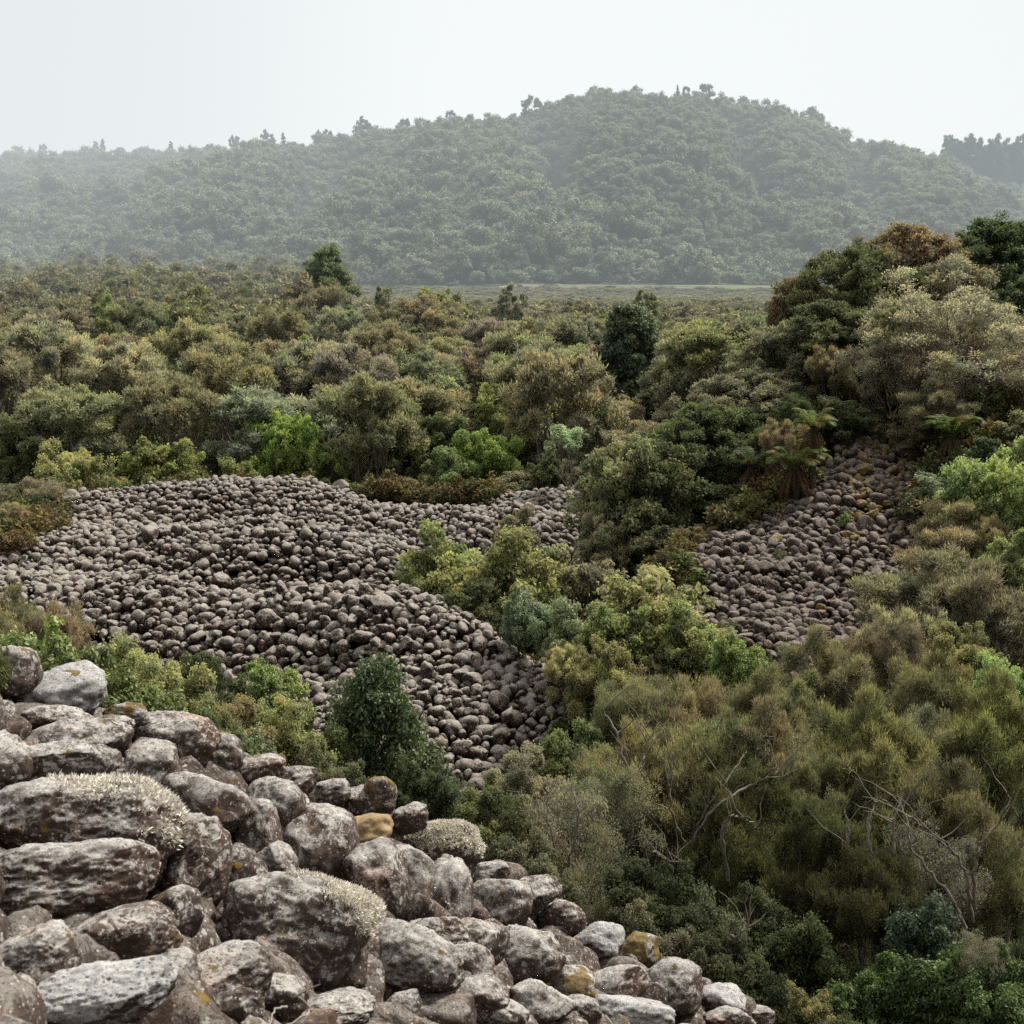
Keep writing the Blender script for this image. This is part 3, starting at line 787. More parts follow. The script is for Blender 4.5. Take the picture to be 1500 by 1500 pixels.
for i, (px, py, w, h, roll, mat, lab, flag) in enumerate(FORE):
    if w == 0: continue
    p = fore_hit(px, py)
    dist = np.linalg.norm(p - np.array([0, 0, CZ]))
    dep = depth_of(*p)
    rw = w * dep / FPX / 2 * 1.14; rh = h * dep / FPX / 2 * 1.2
    rd = (rw + rh) / 2 * random.uniform(.9, 1.15)
    r, v, u = view_basis(p)
    p = p + v * rd * .35
    sub = 6 if dep < 6.2 and w > 95 else 5
    box = 3.4 if mat is TN else (2.7 if 'block' in lab or 'slab' in lab or 'angular' in lab or 'squar' in lab else None)
    me = rock_mesh(200 + i, sub, mat, box=box, cuts=(7 if mat is TN or 'angular' in lab or 'wedge' in lab else None))
    Rm = Matrix([[r[0], v[0], u[0]], [r[1], v[1], u[1]], [r[2], v[2], u[2]]]) @ Euler((random.uniform(-.15, .15), math.radians(roll), random.uniform(-.2, .2))).to_matrix()
    o = bpy.data.objects.new('boulder', me); C.objects.link(o)
    o.location = p; o.rotation_euler = Rm.to_euler(); o.scale = (rw, rd, rh)
    tag(o, lab, 'boulder', 'boulders of the near heap')
    fore_stones.append((p, max(rw, rh) * .92)); fore_px.append((*[float(q) for q in pix(np.array(p))], rw / dep * FPX, rh / dep * FPX, math.radians(roll), dist, rd))
    if flag == 't1': tuft(o, me, (.75, -.05, .75), 20000, .017, .55, seed=3, lim=.60)
    if flag == 't2': tuft(o, me, (.5, -.2, .8), 34000, .019, .55, seed=4, lim=.30)
    if flag == 'g1': tuft(o, me, (-.8, -.5, .1), 1500, .06, .5, 'grass_tuft', (.34, .36, .17), .9, seed=6, lim=.62)
    if i in (1,): tuft(o, me, (.75, -.1, .8), 3600, .022, .5, seed=8, lim=.66)
    if i in (16,): tuft(o, me, (-.5, -.4, -.8), 1500, .022, .5, seed=9, lim=.72)

# fillers of the near heap: packed between and below the listed boulders
def pack(poly, sizes, gap, pre=(), seed=1, keep=None):
    """dart throwing with falling radii: big stones first, small ones in the gaps"""
    rg = np.random.default_rng(seed); poly = np.asarray(poly, float)
    lo, hi = poly.min(0), poly.max(0); cell = .75; grid = {}; out = []
    def put(x, y, r):
        grid.setdefault((int(x // cell), int(y // cell)), []).append((x, y, r))
    for (x, y, r) in pre: put(x, y, r)
    for r0, r1, tries in sizes:
        n = int(tries * (hi[0] - lo[0]) * (hi[1] - lo[1]))
        xs = rg.uniform(lo[0], hi[0], n); ys = rg.uniform(lo[1], hi[1], n)
        m = poly_in(poly, xs, ys); xs, ys = xs[m], ys[m]; rs = rg.uniform(r0, r1, len(xs))
        for x, y, r in zip(xs, ys, rs):
            a, b = int(x // cell), int(y // cell); ok = True
            for i in (a - 1, a, a + 1):
                for j in (b - 1, b, b + 1):
                    for (X, Y, R_) in grid.get((i, j), ()):
                        if (x - X) ** 2 + (y - Y) ** 2 < ((r + R_) * gap) ** 2: ok = False; break
                    if not ok: break
                if not ok: break
            if ok: put(x, y, r); out.append((x, y, r))
    return np.array(out)

def seen(pts, lift=.1):
    """is the point in the frame and not behind the terrain"""
    px, py = pix(pts); ok = (px > -30) & (px < 1530) & (py > -30) & (py < 1525)
    vis = ok.copy()
    for t in np.linspace(.05, .985, 40):
        q = np.array([0, 0, CZ]) * (1 - t) + pts * t
        q[:, 2] += lift
        vis &= q[:, 2] > H(q[:, 0], q[:, 1]) - .02
    return vis, px, py

class Mass:
    """many stones of one heap as one mesh"""
    def __init__(s): s.V = []; s.F = []; s.R = []; s.n = 0
    def add(s, V, F, rnd):
        s.V.append(V.astype(np.float32)); s.F.append(F + s.n); s.R.append(np.full(len(F), rnd, np.float32)); s.n += len(V)
    def done(s, name, mat, label):
        o = link(name, mesh_np(name, np.concatenate(s.V), np.concatenate(s.F), mat, smooth=True, rnd=np.concatenate(s.R)))
        return tag(o, label, 'stones', None, 'stuff')

SH = {s: [rock_shape(500 + i, s) for i in range(20)] for s in (2, 3, 4)}

fl = pack(fpoly, [(.15, .19, 40), (.10, .14, 120), (.06, .09, 160)], .80, seed=3)
z = H(fl[:, 0], fl[:, 1])
pts = np.stack([fl[:, 0], fl[:, 1], z], -1)
vis, ppx, ppy = seen(pts, .2)
# the heap's outline in the photograph: fillers stay under it
rgf = np.random.default_rng(21)
mass = Mass(); nfill = 0
FL = [bpy.data.meshes.new('x') for _ in range(0)]
for k, (x, y, r) in enumerate(fl):
    p = pts[k].copy(); p[2] -= r * .25 + .02
    near = [q for q, rr in fore_stones if np.linalg.norm(q - p) < (rr + r) * .5]
    if np.linalg.norm(p - np.array([0, 0, CZ])) < 2.2: continue
    cam_o = np.array([0, 0, CZ]); dv = p - cam_o; dd = np.linalg.norm(dv); fx_, fy_ = [float(q) for q in pix(p)]
    rp_ = r * 1.1 / dd * FPX; pushed = 0
    for (sx_, sy_, sw_, sh_, sr_, sd_, srd_) in fore_px:
        ux, uy = fx_ - sx_, fy_ - sy_
        cx, cy = ux * math.cos(sr_) + uy * math.sin(sr_), -ux * math.sin(sr_) + uy * math.cos(sr_)
        if (cx / (sw_ + rp_ * .72)) ** 2 + (cy / (sh_ + rp_ * .72)) ** 2 < 1: pushed = max(pushed, sd_ + srd_ * .75)
    if pushed > dd: p = cam_o + dv / dd * pushed; vis[k] = False
    a, b, c = r * 1.15 * rgf.uniform(.9, 1.25), r * rgf.uniform(.85, 1.1), r * rgf.uniform(.65, .95)
    if near: 
        p[2] -= .07
    if vis[k] and not near:
        me = rock_mesh(400 + k % 16, 5, M_rock_dark if k % 3 == 0 else M_rock)
        o = link('boulder', me, loc=p, rot=Euler((rgf.uniform(-.5, .5), rgf.uniform(-.5, .5), rgf.uniform(0, 6.28))), scale=(a, b, c))
        tag(o, 'smaller lichen-flecked boulder wedged in a gap between the big ones of the near heap', 'boulder', 'small gap-filling boulders of the near heap')
        nfill += 1
    else:
        V, F = SH[4][k % 20]
        mass.add((V * np.array([a, b, c])) @ rotm(rgf).T + p, F, rgf.random())
lo = pack(fpoly, [(.14, .18, 50), (.09, .12, 60)], .8, seed=8); zl = H(lo[:, 0], lo[:, 1]) - .2
for k in range(len(lo)):
    r = lo[k, 2]; V, F = SH[4][k % 20]
    if math.hypot(lo[k, 0], lo[k, 1]) > 1.5: mass.add((V * np.array([r * 1.2, r, r * .85])) @ rotm(rgf).T + np.array([lo[k, 0], lo[k, 1], zl[k]]), F, rgf.random())
mass.done('boulder_pile', rock_mat('near_heap_mass', use_attr=True, cover=-.16, pale=(.26,.23,.20), flk=(.34,.31,.27)), 'deeper and far-side stones of the near heap')  # buried stones coloured darker, painting deep shade into the gaps
print('fore individuals', nfill + len(fore_stones))

# ---- the two farther heaps
rgs = np.random.default_rng(5)
def relief(x, y, big):
    r = vn2(x, y, .30, 33) * .20
    if big == 1.0: r = r + .66 * (np.cos((y - 31.6 + 1.6 * np.sin(x * .23 + .6)) * 2 * PI / 7.4) - .45) * (.25 + .75 * sstep(-16, -10, x)) * sstep(27.5, 30.5, y)
    return r
def heap(poly, seed, n_ind, mat, mat_j, name, label, ind_label, group, big=1.0, mossy=None):
    st = pack(poly, [(.23 * big, .28 * big, .04), (.14 * big, .175 * big, 4), (.092 * big, .13 * big, 60), (.066 * big, .09 * big, 200), (.045, .06, 120)], .80, seed=seed)
    zz = H(st[:, 0], st[:, 1])
    lump = vn2(st[:, 0], st[:, 1], .9, 31) * .13 + relief(st[:, 0], st[:, 1], big)
    p = np.stack([st[:, 0], st[:, 1], zz + lump + rgs.uniform(-.08, .08, len(st)) + (st[:, 2] - .15) * .35], -1)
    v, px, py = seen(p, .45)
    d = depth_of(p[:, 0], p[:, 1], p[:, 2])
    sz = np.where(v, st[:, 2] / d, 0)
    order = np.argsort(-sz); ind = set(order[:n_ind].tolist())
    ms = Mass(); mm = Mass(); nm_ = 0
    for k in range(len(st)):
        r = st[k, 2]; a, b, c = r * 1.12 * rgs.uniform(.95, 1.4), r * rgs.uniform(.85, 1.12), r * rgs.uniform(.75, 1.1)
        e = (rgs.normal() * .8, rgs.normal() * .8, rgs.uniform(0, 6.28))
        m_ = mat
        if mossy is not None and mossy(px[k], py[k]) > rgs.random(): m_ = M_stone_moss
        if m_ is M_stone_moss and k not in ind and not (v[k] and r > .09 and nm_ < 58): 
            V, F = SH[3][k % 20]; mm.add((V * np.array([a, b, c])) @ np.array(Euler(e).to_matrix()).T + p[k], F, rgs.random())
        elif k in ind or m_ is M_stone_moss:
            if m_ is M_stone_moss: nm_ += 1
            o = link('heap_stone', rock_mesh(500 + k % 20, 4, m_), loc=p[k], rot=e, scale=(a, b, c))
            if m_ is M_stone_moss: tag(o, 'yellow-mossed stone at the ferny upper end of the right heap', 'stone', 'mossy stones at the top of the right heap')
            else: tag(o, ind_label, 'stone', group)
        else:
            sub = 3 if d[k] < 39 else 2
            if not v[k]: sub = 2
            V, F = SH[sub][k % 20]
            R_ = np.array(Euler(e).to_matrix())
            ms.add((V * np.array([a, b, c])) @ R_.T + p[k], F, rgs.random())
    lo = pack(poly, [(.17, .22, 30), (.11, .14, 40)], .8, seed=seed + 1)
    zl = H(lo[:, 0], lo[:, 1]) - .13 + relief(lo[:, 0], lo[:, 1], big)
    for k in range(len(lo)):
        r = lo[k, 2]; V, F = SH[2][k % 20]
        ms.add((V * np.array([r * 1.2, r, r * .85])) @ rotm(rgs).T + np.array([lo[k, 0], lo[k, 1], zl[k]]), F, rgs.random())
    ms.done(name, mat_j, label)
    if mm.n: mm.done('mossy_stones', M_stone_moss_j, 'small moss-grown stones scattered through the shaded heap')
    print(name, len(st), len(lo))
heap(HEAP, 5, 180, M_stone, M_stone_j, 'stone_heap', 'broad rolling heap of piled grey-brown stones across the gully', 'rounded lichen-spotted stone on the nearest lobe of the broad heap', 'largest stones of the broad heap')
def moss_f(px, py):
    return (.75 if (py < 800 and px > 1255 and py < 760) else .3 if (py < 790 and px > 1230) else .015)
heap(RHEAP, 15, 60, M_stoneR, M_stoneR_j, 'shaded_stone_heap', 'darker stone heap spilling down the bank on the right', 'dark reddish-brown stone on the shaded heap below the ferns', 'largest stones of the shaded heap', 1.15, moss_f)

# fallen twigs lying between the near boulders
for i, (a, b, r_, lab) in enumerate([((405, 1440), (455, 1480), .006, 'long dry twig lying across the near boulders'), ((420, 1475), (395, 1500), .004, 'short dry twig crossing below the long one'), ((455, 1480), (420, 1500), .004, 'thin forked dry twig near the bottom edge')]):
    g = Geo()
    p = fore_hit(*a); q = fore_hit(*b)
    r1, v1, u1 = view_basis(p)
    p = p - v1 * .16; q = q - v1 * .16
    tube(g, curve_pts(p, q, .12, 8, random.Random(i), .02), r_, r_ * .5, 6)
    if i == 0: tube(g, curve_pts((p + q) / 2, (p + q) / 2 + r1 * .08 + u1 * .03, .1, 5, random.Random(3)), r_ * .6, r_ * .3, 5)
    tag(link('twig', g.mesh('twig', M_twig)), lab, 'twig')

# ================================================================== TREE FERNS
def frond_mesh(seed, dead=False):
    rg = np.random.default_rng(seed); n = 26
    t = np.linspace(0, 1, n)
    L = 1.25
    if dead: x = .10 + .28 * np.sin(t * 2.2) * L; z = -.95 * L * t ** 1.1 + .1 * t
    else: x = L * t * (1 - .12 * t); z = .55 * L * np.sin(t * 2.25) * .8 - .15 * t ** 3
    y = .04 * np.sin(t * 3 + seed)
    p = np.stack([x, y, z], -1)
    g = Geo(); tube(g, p, .014, .003, 3, .15)
    tan = norm(np.gradient(p, axis=0)); side = norm(np.cross(tan, [0, 0, 1]) + rg.normal(size=(n, 3)) * .03); upv = np.cross(side, tan)
    wid = .36 * np.sin(np.clip(t * 1.02 + .06, 0, 1) * PI) ** .75 * (.45 if dead else 1)
    Vs, Fs, Ts = [], [], []
    for s in (-1, 1):
        for k in range(2, n):
            for h in (0, .5):
                q = p[k] * (1 - h) + p[k - 1] * h
                e = q + s * side[k] * wid[k] + tan[k] * wid[k] * .35 - upv[k] * wid[k] * rg.uniform(.1, .35)
                m = (q + e) / 2 + upv[k] * .01
                w = .021 if not dead else .014
                Vs += [q, m + tan[k] * w, e, m - tan[k] * w]
                Ts.append(np.clip(.5 + rg.normal() * .12, 0, 1))
    V = np.array(Vs); F = np.arange(len(V)).reshape(-1, 4); g.add(V, F, np.array(Ts))
    return g.mesh('frond', M_frond)
fr = [frond_mesh(i) for i in range(4)]; frd = [frond_mesh(9 + i, True) for i in range(3)]
def tree_fern(px, pyt, Y, wpx, label, th=1.3, dead=10, live=15, col=(.19, .23, .085)):
    top = P(px, pyt, Y); x = top[0]; z0 = h1(x, Y)
    W = wpx * depth_of(x, Y, top[2]) / FPX; s = W / 2.3
    zc = top[2] - .42 * s; ht = max(.35, zc - z0)
    e = empty('tree_fern', (x, Y, z0)); tag(e, label, 'tree fern', 'tree ferns on the bank')
    g = Geo(); tube(g, [(0, 0, -.4), (.03, 0, ht * .5), (0, 0, ht)], .11, .09, 8); link('trunk', g.mesh('trunk', M_bark_dark), e)
    for i in range(live):
        a = i * 2.399 + random.uniform(-.2, .2)
        o = link('frond', fr[i % 4], e, (0, 0, ht), (random.uniform(-.15, .15), random.uniform(-.35, .3) , a), [s * random.uniform(.85, 1.1)] * 3)
        o.color = (col[0] * random.uniform(.8, 1.3), col[1] * random.uniform(.85, 1.15), col[2], 1)
    for i in range(dead):
        o = link('dead_frond', frd[i % 3], e, (0, 0, ht - .04), (0, random.uniform(-.1, .25), i * 2.399 + .4), [s * random.uniform(.85, 1.25)] * 3)
        o.color = (.17 * random.uniform(.6, 1.1), .095, .055, 1)
tree_fern(1168, 664, 39.7, 108, 'sunlit tree fern with a rusty skirt at the top left corner of the shaded heap')
tree_fern(1192, 610, 39.8, 84, 'smaller tree fern just above and behind the sunlit one', dead=12)
tree_fern(1396, 618, 40.0, 104, 'tree fern on the right under the grey twiggy tree', dead=8, col=(.14, .17, .06))
tree_fern(1352, 655, 41.0, 86, 'low dark tree fern left of the one under the twiggy tree', dead=4, col=(.08, .10, .045))
tree_fern(1102, 668, 41.5, 80, 'half-hidden tree fern in the shade left of the sunlit one', dead=10, col=(.10, .12, .05))

# ================================================================== PLANTS THE PHOTO SINGLES OUT
G1 = 'bushes in the gully behind the near heap'
for a in [
 # gully behind the near heap, left
 ('glossy_near', 28, 918, 15.0, 190, 'bright', 'glossy green bush at the left edge behind the near heap'),
 ('glossy_near', 118, 944, 13.6, 180, 'bright', 'dense glossy-leaved bush second from the left edge'),
 ('glossy_near', 190, 975, 13.0, 160, 'bright', 'glossy bush right behind the ochre-mossed crest boulder'),
 ('glossy_near', 255, 1018, 12.4, 140, 'bright', 'glossy bush behind the pinkish overhung boulder'),
 ('glossy_near', 335, 1062, 11.8, 120, 'green', 'low glossy bush at the crest left of the conical shrub'),
 ('bush_near', 175, 920, 17.5, 150, 'yellow', 'yellow-green twiggy bush over the glossy bushes on the left'),
 ('bush_near', 240, 938, 17.0, 130, 'yellow', 'yellow-green bush next to the dull round one'),
 ('bush_near', 305, 952, 19.0, 112, 'deep', 'dull green round bush at the foot of the broad heap'),
 ('glossy_near', 394, 958, 20.0, 84, 'bright', 'small vivid green bush against the stones of the broad heap'),
 ('bush_near', 425, 1000, 16.0, 120, 'yellow', 'olive fine-leaved bush left of the conical shrub'),
 ('bush_near', 350, 1018, 15.0, 110, 'yellow', 'olive bush between the dull round bush and the crest'),
 ('bush_near', 300, 1012, 14.2, 90, 'yellow', 'upright pale-tipped bush in the gully, left'),
 ('bush_near', 470, 1090, 13.0, 110, 'olive', 'low olive bush at the foot of the conical shrub'),
 ('cone_near', 545, 962, 16.6, 300, 'dark', 'dark green conical shrub standing before the broad heap'),
 ('bush_near', 618, 1105, 15.5, 90, 'dark', 'dark bush at the lower right of the conical shrub'),
 ('bush_near', 672, 1135, 17.5, 80, 'olive', 'thin pale-stemmed bush at the tip of the broad heap'),
 ('bush_near', 735, 1150, 14.5, 130, 'green', 'grey-green bush above the lichen-capped boulder'),
 ('tea_mid', 18, 856, 25.0, 100, 'olive', 'olive feathery shrub at the left edge below the broad heap'),
 ('tea_mid', 86, 872, 24.5, 80, 'brown', 'brownish feathery shrub beside the olive one at the left'),
 ('tea_mid', -30, 880, 22.0, 110, 'olive', 'feathery shrub cut by the left edge'),
 # hollow between the two heaps
 ('bush_mid', 655, 762, 34.5, 120, 'yellow', 'yellow-green bush rising over the middle of the broad heap'),
 ('bush_mid', 728, 768, 33.0, 160, 'yellow', 'broad yellow-green bush in the hollow, highest and roundest'),
 ('bush_mid', 760, 740, 37.5, 60, 'olive', 'small olive bush behind the broad yellow-green one'),
 ('bush_mid', 612, 832, 34.2, 90, 'green', 'green bush at the inner edge of the broad heap'),
 ('bush_mid', 795, 800, 34.0, 120, 'olive', 'olive bush right of the broad yellow-green one'),
 ('bush_mid', 860, 822, 33.5, 120, 'olive', 'olive bush filling the hollow below the grey-green tree'),
 ('bush_mid', 690, 850, 31.5, 90, 'deep', 'deep green bush at the foot of the broad yellow-green one'),
 ('glossy_near', 778, 862, 29.5, 84, 'teal', 'pale bluish-green leafy sapling in the hollow'),
 ('glossy_near', 822, 880, 28.6, 74, 'teal', 'second bluish-green sapling in the hollow, to the right'),
 ('bush_mid', 955, 832, 29.5, 190, 'yellow', 'wide yellow-green bush left of the shaded heap'),
 ('bush_mid', 900, 862, 28.4, 110, 'lime', 'light green bush leaning left of the wide yellow-green one'),
 ('bush_mid', 1015, 880, 28.0, 90, 'yellow', 'small yellow-green bush touching the shaded heap'),
 ('bush_near', 885, 918, 26.8, 100, 'yellow', 'yellowing bush above the tip of the broad heap'),
 ('glossy_near', 1078, 922, 26.5, 74, 'bright', 'small bright green bush below the shaded heap'),
 ('tea_mid', 838, 935, 27.5, 70, 'silver', 'grey feathery bush beside the crest of the broad heap'),
 # trees between the hollow and the bank
 ('bush_lump', 925, 622, 42.0, 135, (.088, .092, .058), 'large grey-green dome tree beside the far end of the broad heap'),
 ('bush_lump', 960, 640, 42.0, 150, 'deep', 'dark green dome tree joined to the grey-green one'),
 ('bush_lump', 885, 745, 40.5, 70, 'silver', 'grey-leaved bush at the foot of the dome trees'),
 ('bigdark', 1040, 590, 45.0, 150, 'deep', 'dark olive tree left of the tree ferns'),
 ('bigdark', 1100, 540, 47.0, 140, 'olive', 'dull olive tree stepping up toward the bank'),
 ('bush_mid', 1050, 690, 41.5, 130, 'deep', 'shadowed bush under the dark olive tree'),
 ('bush_mid', 985, 755, 39.5, 120, 'deep', 'shadowed bush under the dome trees'),
 ('tea_mid', 1090, 745, 40.0, 90, 'rust', 'rust-brown undergrowth bush left of the sunlit fern'),
 ('tea_mid', 1025, 765, 39.0, 80, 'rust', 'brown scrubby bush at the top left rim of the shaded heap'),
 # the bank
 ('bigdark', 1155, 470, 49.0, 130, 'olive', 'olive tree with upright tips on the left shoulder of the bank'),
 ('bigdark', 1176, 402, 53.0, 74, 'rust', 'narrow rust-brown tree standing apart on the bank shoulder'),
 ('bigdark', 1250, 355, 53.0, 170, 'deep', 'tall dark tree at the head of the bank'),
 ('bigdark', 1335, 330, 55.0, 180, 'rust', 'tall tree with bronze foliage crowning the bank'),
 ('bigdark', 1225, 440, 49.0, 170, 'deep', 'dark dense tree in front of the tall one on the bank'),
 ('bush_lump', 1398, 362, 52.0, 110, 'olive', 'olive tree between the bronze and the deep green trees'),
 ('bigdark', 1475, 322, 58.0, 190, 'dark', 'deep green tree at the right edge of the skyline'),
 ('bigdark', 1530, 400, 52.0, 170, 'dark', 'dark tree cut by the right edge'),
 ('twiggy', 1392, 378, 44.5, 235, (.150, .140, .112), 'grey tree with bare silvery twigs on the right bank'),
 ('twiggy', 1330, 440, 44.5, 120, 'grey', 'smaller grey tree leaning out left of the silvery twiggy one'),
 ('glossy_near', 1302, 436, 43.5, 34, 'lime', 'light green sprig bush in front of the grey trees'),
 ('bush_mid', 1232, 580, 43.0, 90, 'deep', 'dark leafy bush behind the smaller tree fern'),
 ('bush_mid', 1280, 600, 44.0, 110, 'deep', 'shadowed bush above the mossy stones'),
 ('tea_mid', 1300, 640, 42.6, 90, 'rust', 'dead brown bush between the mossy stones and the right ferns'),
 ('bush_mid', 1340, 620, 44.0, 110, 'dark', 'dark bush beneath the silvery twiggy tree'),
 ('bush_mid', 1440, 600, 43.0, 110, 'dark', 'dark bush behind the bright one at the right edge'),
 ('bush_lump', 1472, 622, 34.5, 165, (.100, .120, .058), 'bright pale-green bush at the right edge'),
 ('bush_mid', 1372, 692, 38.0, 100, 'teal', 'blue-green bush at the upper right of the shaded heap'),
 ('bush_mid', 1430, 690, 37.0, 90, 'green', 'green bush below the bright one on the right'),
 ('tea_mid', 1402, 735, 33.5, 130, 'brown', 'brown feathery shrub right of the shaded heap'),
 ('tea_mid', 1458, 755, 33.0, 70, 'olive', 'small round feathery shrub near the right edge'),
 ('bush_mid', 1488, 770, 29.5, 80, 'lime', 'pale-leaved bush at the right edge above the feathery shrubs'),
 ('tea_mid', 1362, 805, 29.5, 190, 'olive', 'wide olive feathery shrub overlapping the shaded heap'),
 ('tea_mid', 1455, 822, 28.0, 170, 'brown', 'brownish feathery shrub at the right edge'),
 ('tea_mid', 1330, 880, 27.0, 110, 'grey', 'grey feathery shrub at the lower right rim of the shaded heap'),
 ('bush_near', 1408, 905, 22.0, 90, 'yellow', 'yellow-green tip of a bush among the right shrubs'),
 ('bush_near', 1478, 950, 20.0, 100, 'lime', 'light green leafy bush at the right edge, mid height'),
 # feathery shrubs of the right foreground
 ('tea_near', 928, 962, 22.5, 140, 'olive', 'feathery olive shrub just right of the heap tip'),
 ('tea_near', 985, 955, 22.0, 150, 'olive', 'feathery olive shrub below the wide yellow-green bush'),
 ('tea_near', 1060, 968, 21.5, 140, 'brown', 'brown-green feathery shrub below the small bright bush'),
 ('tea_near', 1130, 985, 21.0, 150, 'olive', 'feathery shrub below the foot of the shaded heap'),
 ('tea_near', 1212, 930, 24.0, 150, 'brown', 'dark brown feathery shrub below the shaded heap'),
 ('tea_near', 1290, 905, 24.5, 140, 'brown', 'russet feathery shrub to the right below the shaded heap'),
 ('tea_near', 1372, 925, 21.5, 140, 'olive', 'dense olive feathery shrub among the right shrubs'),
 ('tea_near', 960, 1020, 17.5, 170, 'olive', 'spreading feathery shrub with pale bare limbs beneath'),
 ('tea_near', 1050, 1045, 17.0, 170, 'olive', 'feathery shrub with layered branches in the centre right'),
 ('tea_near', 1140, 1035, 17.0, 160, 'brown', 'brownish feathery shrub left of the plume-like green one'),
 ('tea_near', 1282, 1028, 16.0, 190, (.100, .104, .060), 'plume-like light green feathery shrub, brightest of the right shrubs'),
 ('tea_near', 1205, 1070, 15.6, 120, 'olive', 'narrow feathery shrub beside the plume-like green one'),
 ('tea_near', 1380, 1035, 16.5, 140, 'grey', 'grey feathery shrub right of the plume-like one'),
 ('tea_near', 1462, 1000, 16.5, 170, (.095, .105, .055), 'grey-green feathery shrub at the right edge'),
 ('tea_near', 1420, 1120, 13.8, 190, 'olive', 'bare-limbed grey shrub with crooked pale branches'),
 ('twig_near', 1370, 1180, 13.0, 130, 'grey', 'half-dead twiggy shrub left of the crooked grey one'),
 ('tea_near', 1190, 1165, 13.6, 170, 'deep', 'shadowy feathery shrub low in the right thicket'),
 ('tea_near', 1100, 1130, 14.6, 170, 'deep', 'dim feathery shrub under the layered ones'),
 ('tea_near', 1290, 1210, 12.6, 150, 'deep', 'dark feathery shrub above the blue-green leaves'),
 ('bush_near', 835, 1040, 19.5, 130, 'green', 'green fine-leaved bush right of the heap tip'),
 ('bush_near', 775, 1090, 16.5, 110, 'silver', 'grey-green bush at the foot of the broad heap'),
 ('twig_near', 815, 1120, 14.5, 150, 'silver', 'tangle of silvery dead twigs above the crest boulders'),
 ('twig_near', 890, 1090, 15.5, 130, 'olive', 'twiggy bush with reddish leaves beside the silvery tangle'),
 ('bush_near', 770, 1200, 12.3, 130, 'olive', 'small-leaved bush directly behind the right crest'),
 ('twig_near', 880, 1215, 12.6, 150, 'olive', 'loose twiggy bush behind the jutting slab'),
 ('bush_near', 960, 1250, 12.2, 150, 'deep', 'dark small-leaved bush in the lower centre right'),
 ('twig_near', 1030, 1270, 12.4, 140, 'olive', 'sparse bush with one bare pale branch'),
 ('bush_near', 950, 1330, 11.5, 120, 'olive', 'low olive bush just right of the rusty-topped boulder'),
 ('bush_near', 1050, 1350, 11.2, 130, 'deep', 'low dark bush above the pitted pale boulder'),
 ('bush_near', 1110, 1290, 12.6, 140, 'deep', 'dark bush deep in the thicket'),
 ('bush_near', 1190, 1330, 12.0, 150, 'deep', 'deep-shade bush at the lower right'),
 ('glossy_near', 1345, 1305, 12.0, 120, (.036, .052, .036), 'blue-green broad-leaved bush in the lower right'),
 ('glossy_near', 1282, 1392, 11.2, 120, (.045, .072, .026), 'vivid green low bush at the bottom right'),
 ('glossy_near', 1400, 1380, 11.0, 150, (.048, .075, .028), 'vivid green bush toward the bottom right corner'),
 ('glossy_near', 1478, 1400, 10.6, 120, (.046, .07, .028), 'green bush in the bottom right corner'),
 ('twig_near', 1438, 1345, 10.8, 70, 'grey', 'bare upright shrub over the vivid green bushes'),
 ('bush_near', 1185, 1440, 10.8, 90, 'yellow', 'small yellow-green plant at the bottom edge right of the heap'),
 ('bush_near', 1120, 1410, 11.0, 110, 'deep', 'dark low bush beside the foot of the near heap'),
 ('bush_near', 1250, 1470, 10.4, 110, 'deep', 'dark leafy plant at the bottom edge'),
]:
    kind, px, pyt, Y, w, col, lab = a
    plant_px(kind, px, pyt, Y, w * (1.25 if Y < 28 else 1.22 if Y < 40 else 1.35), col, lab)

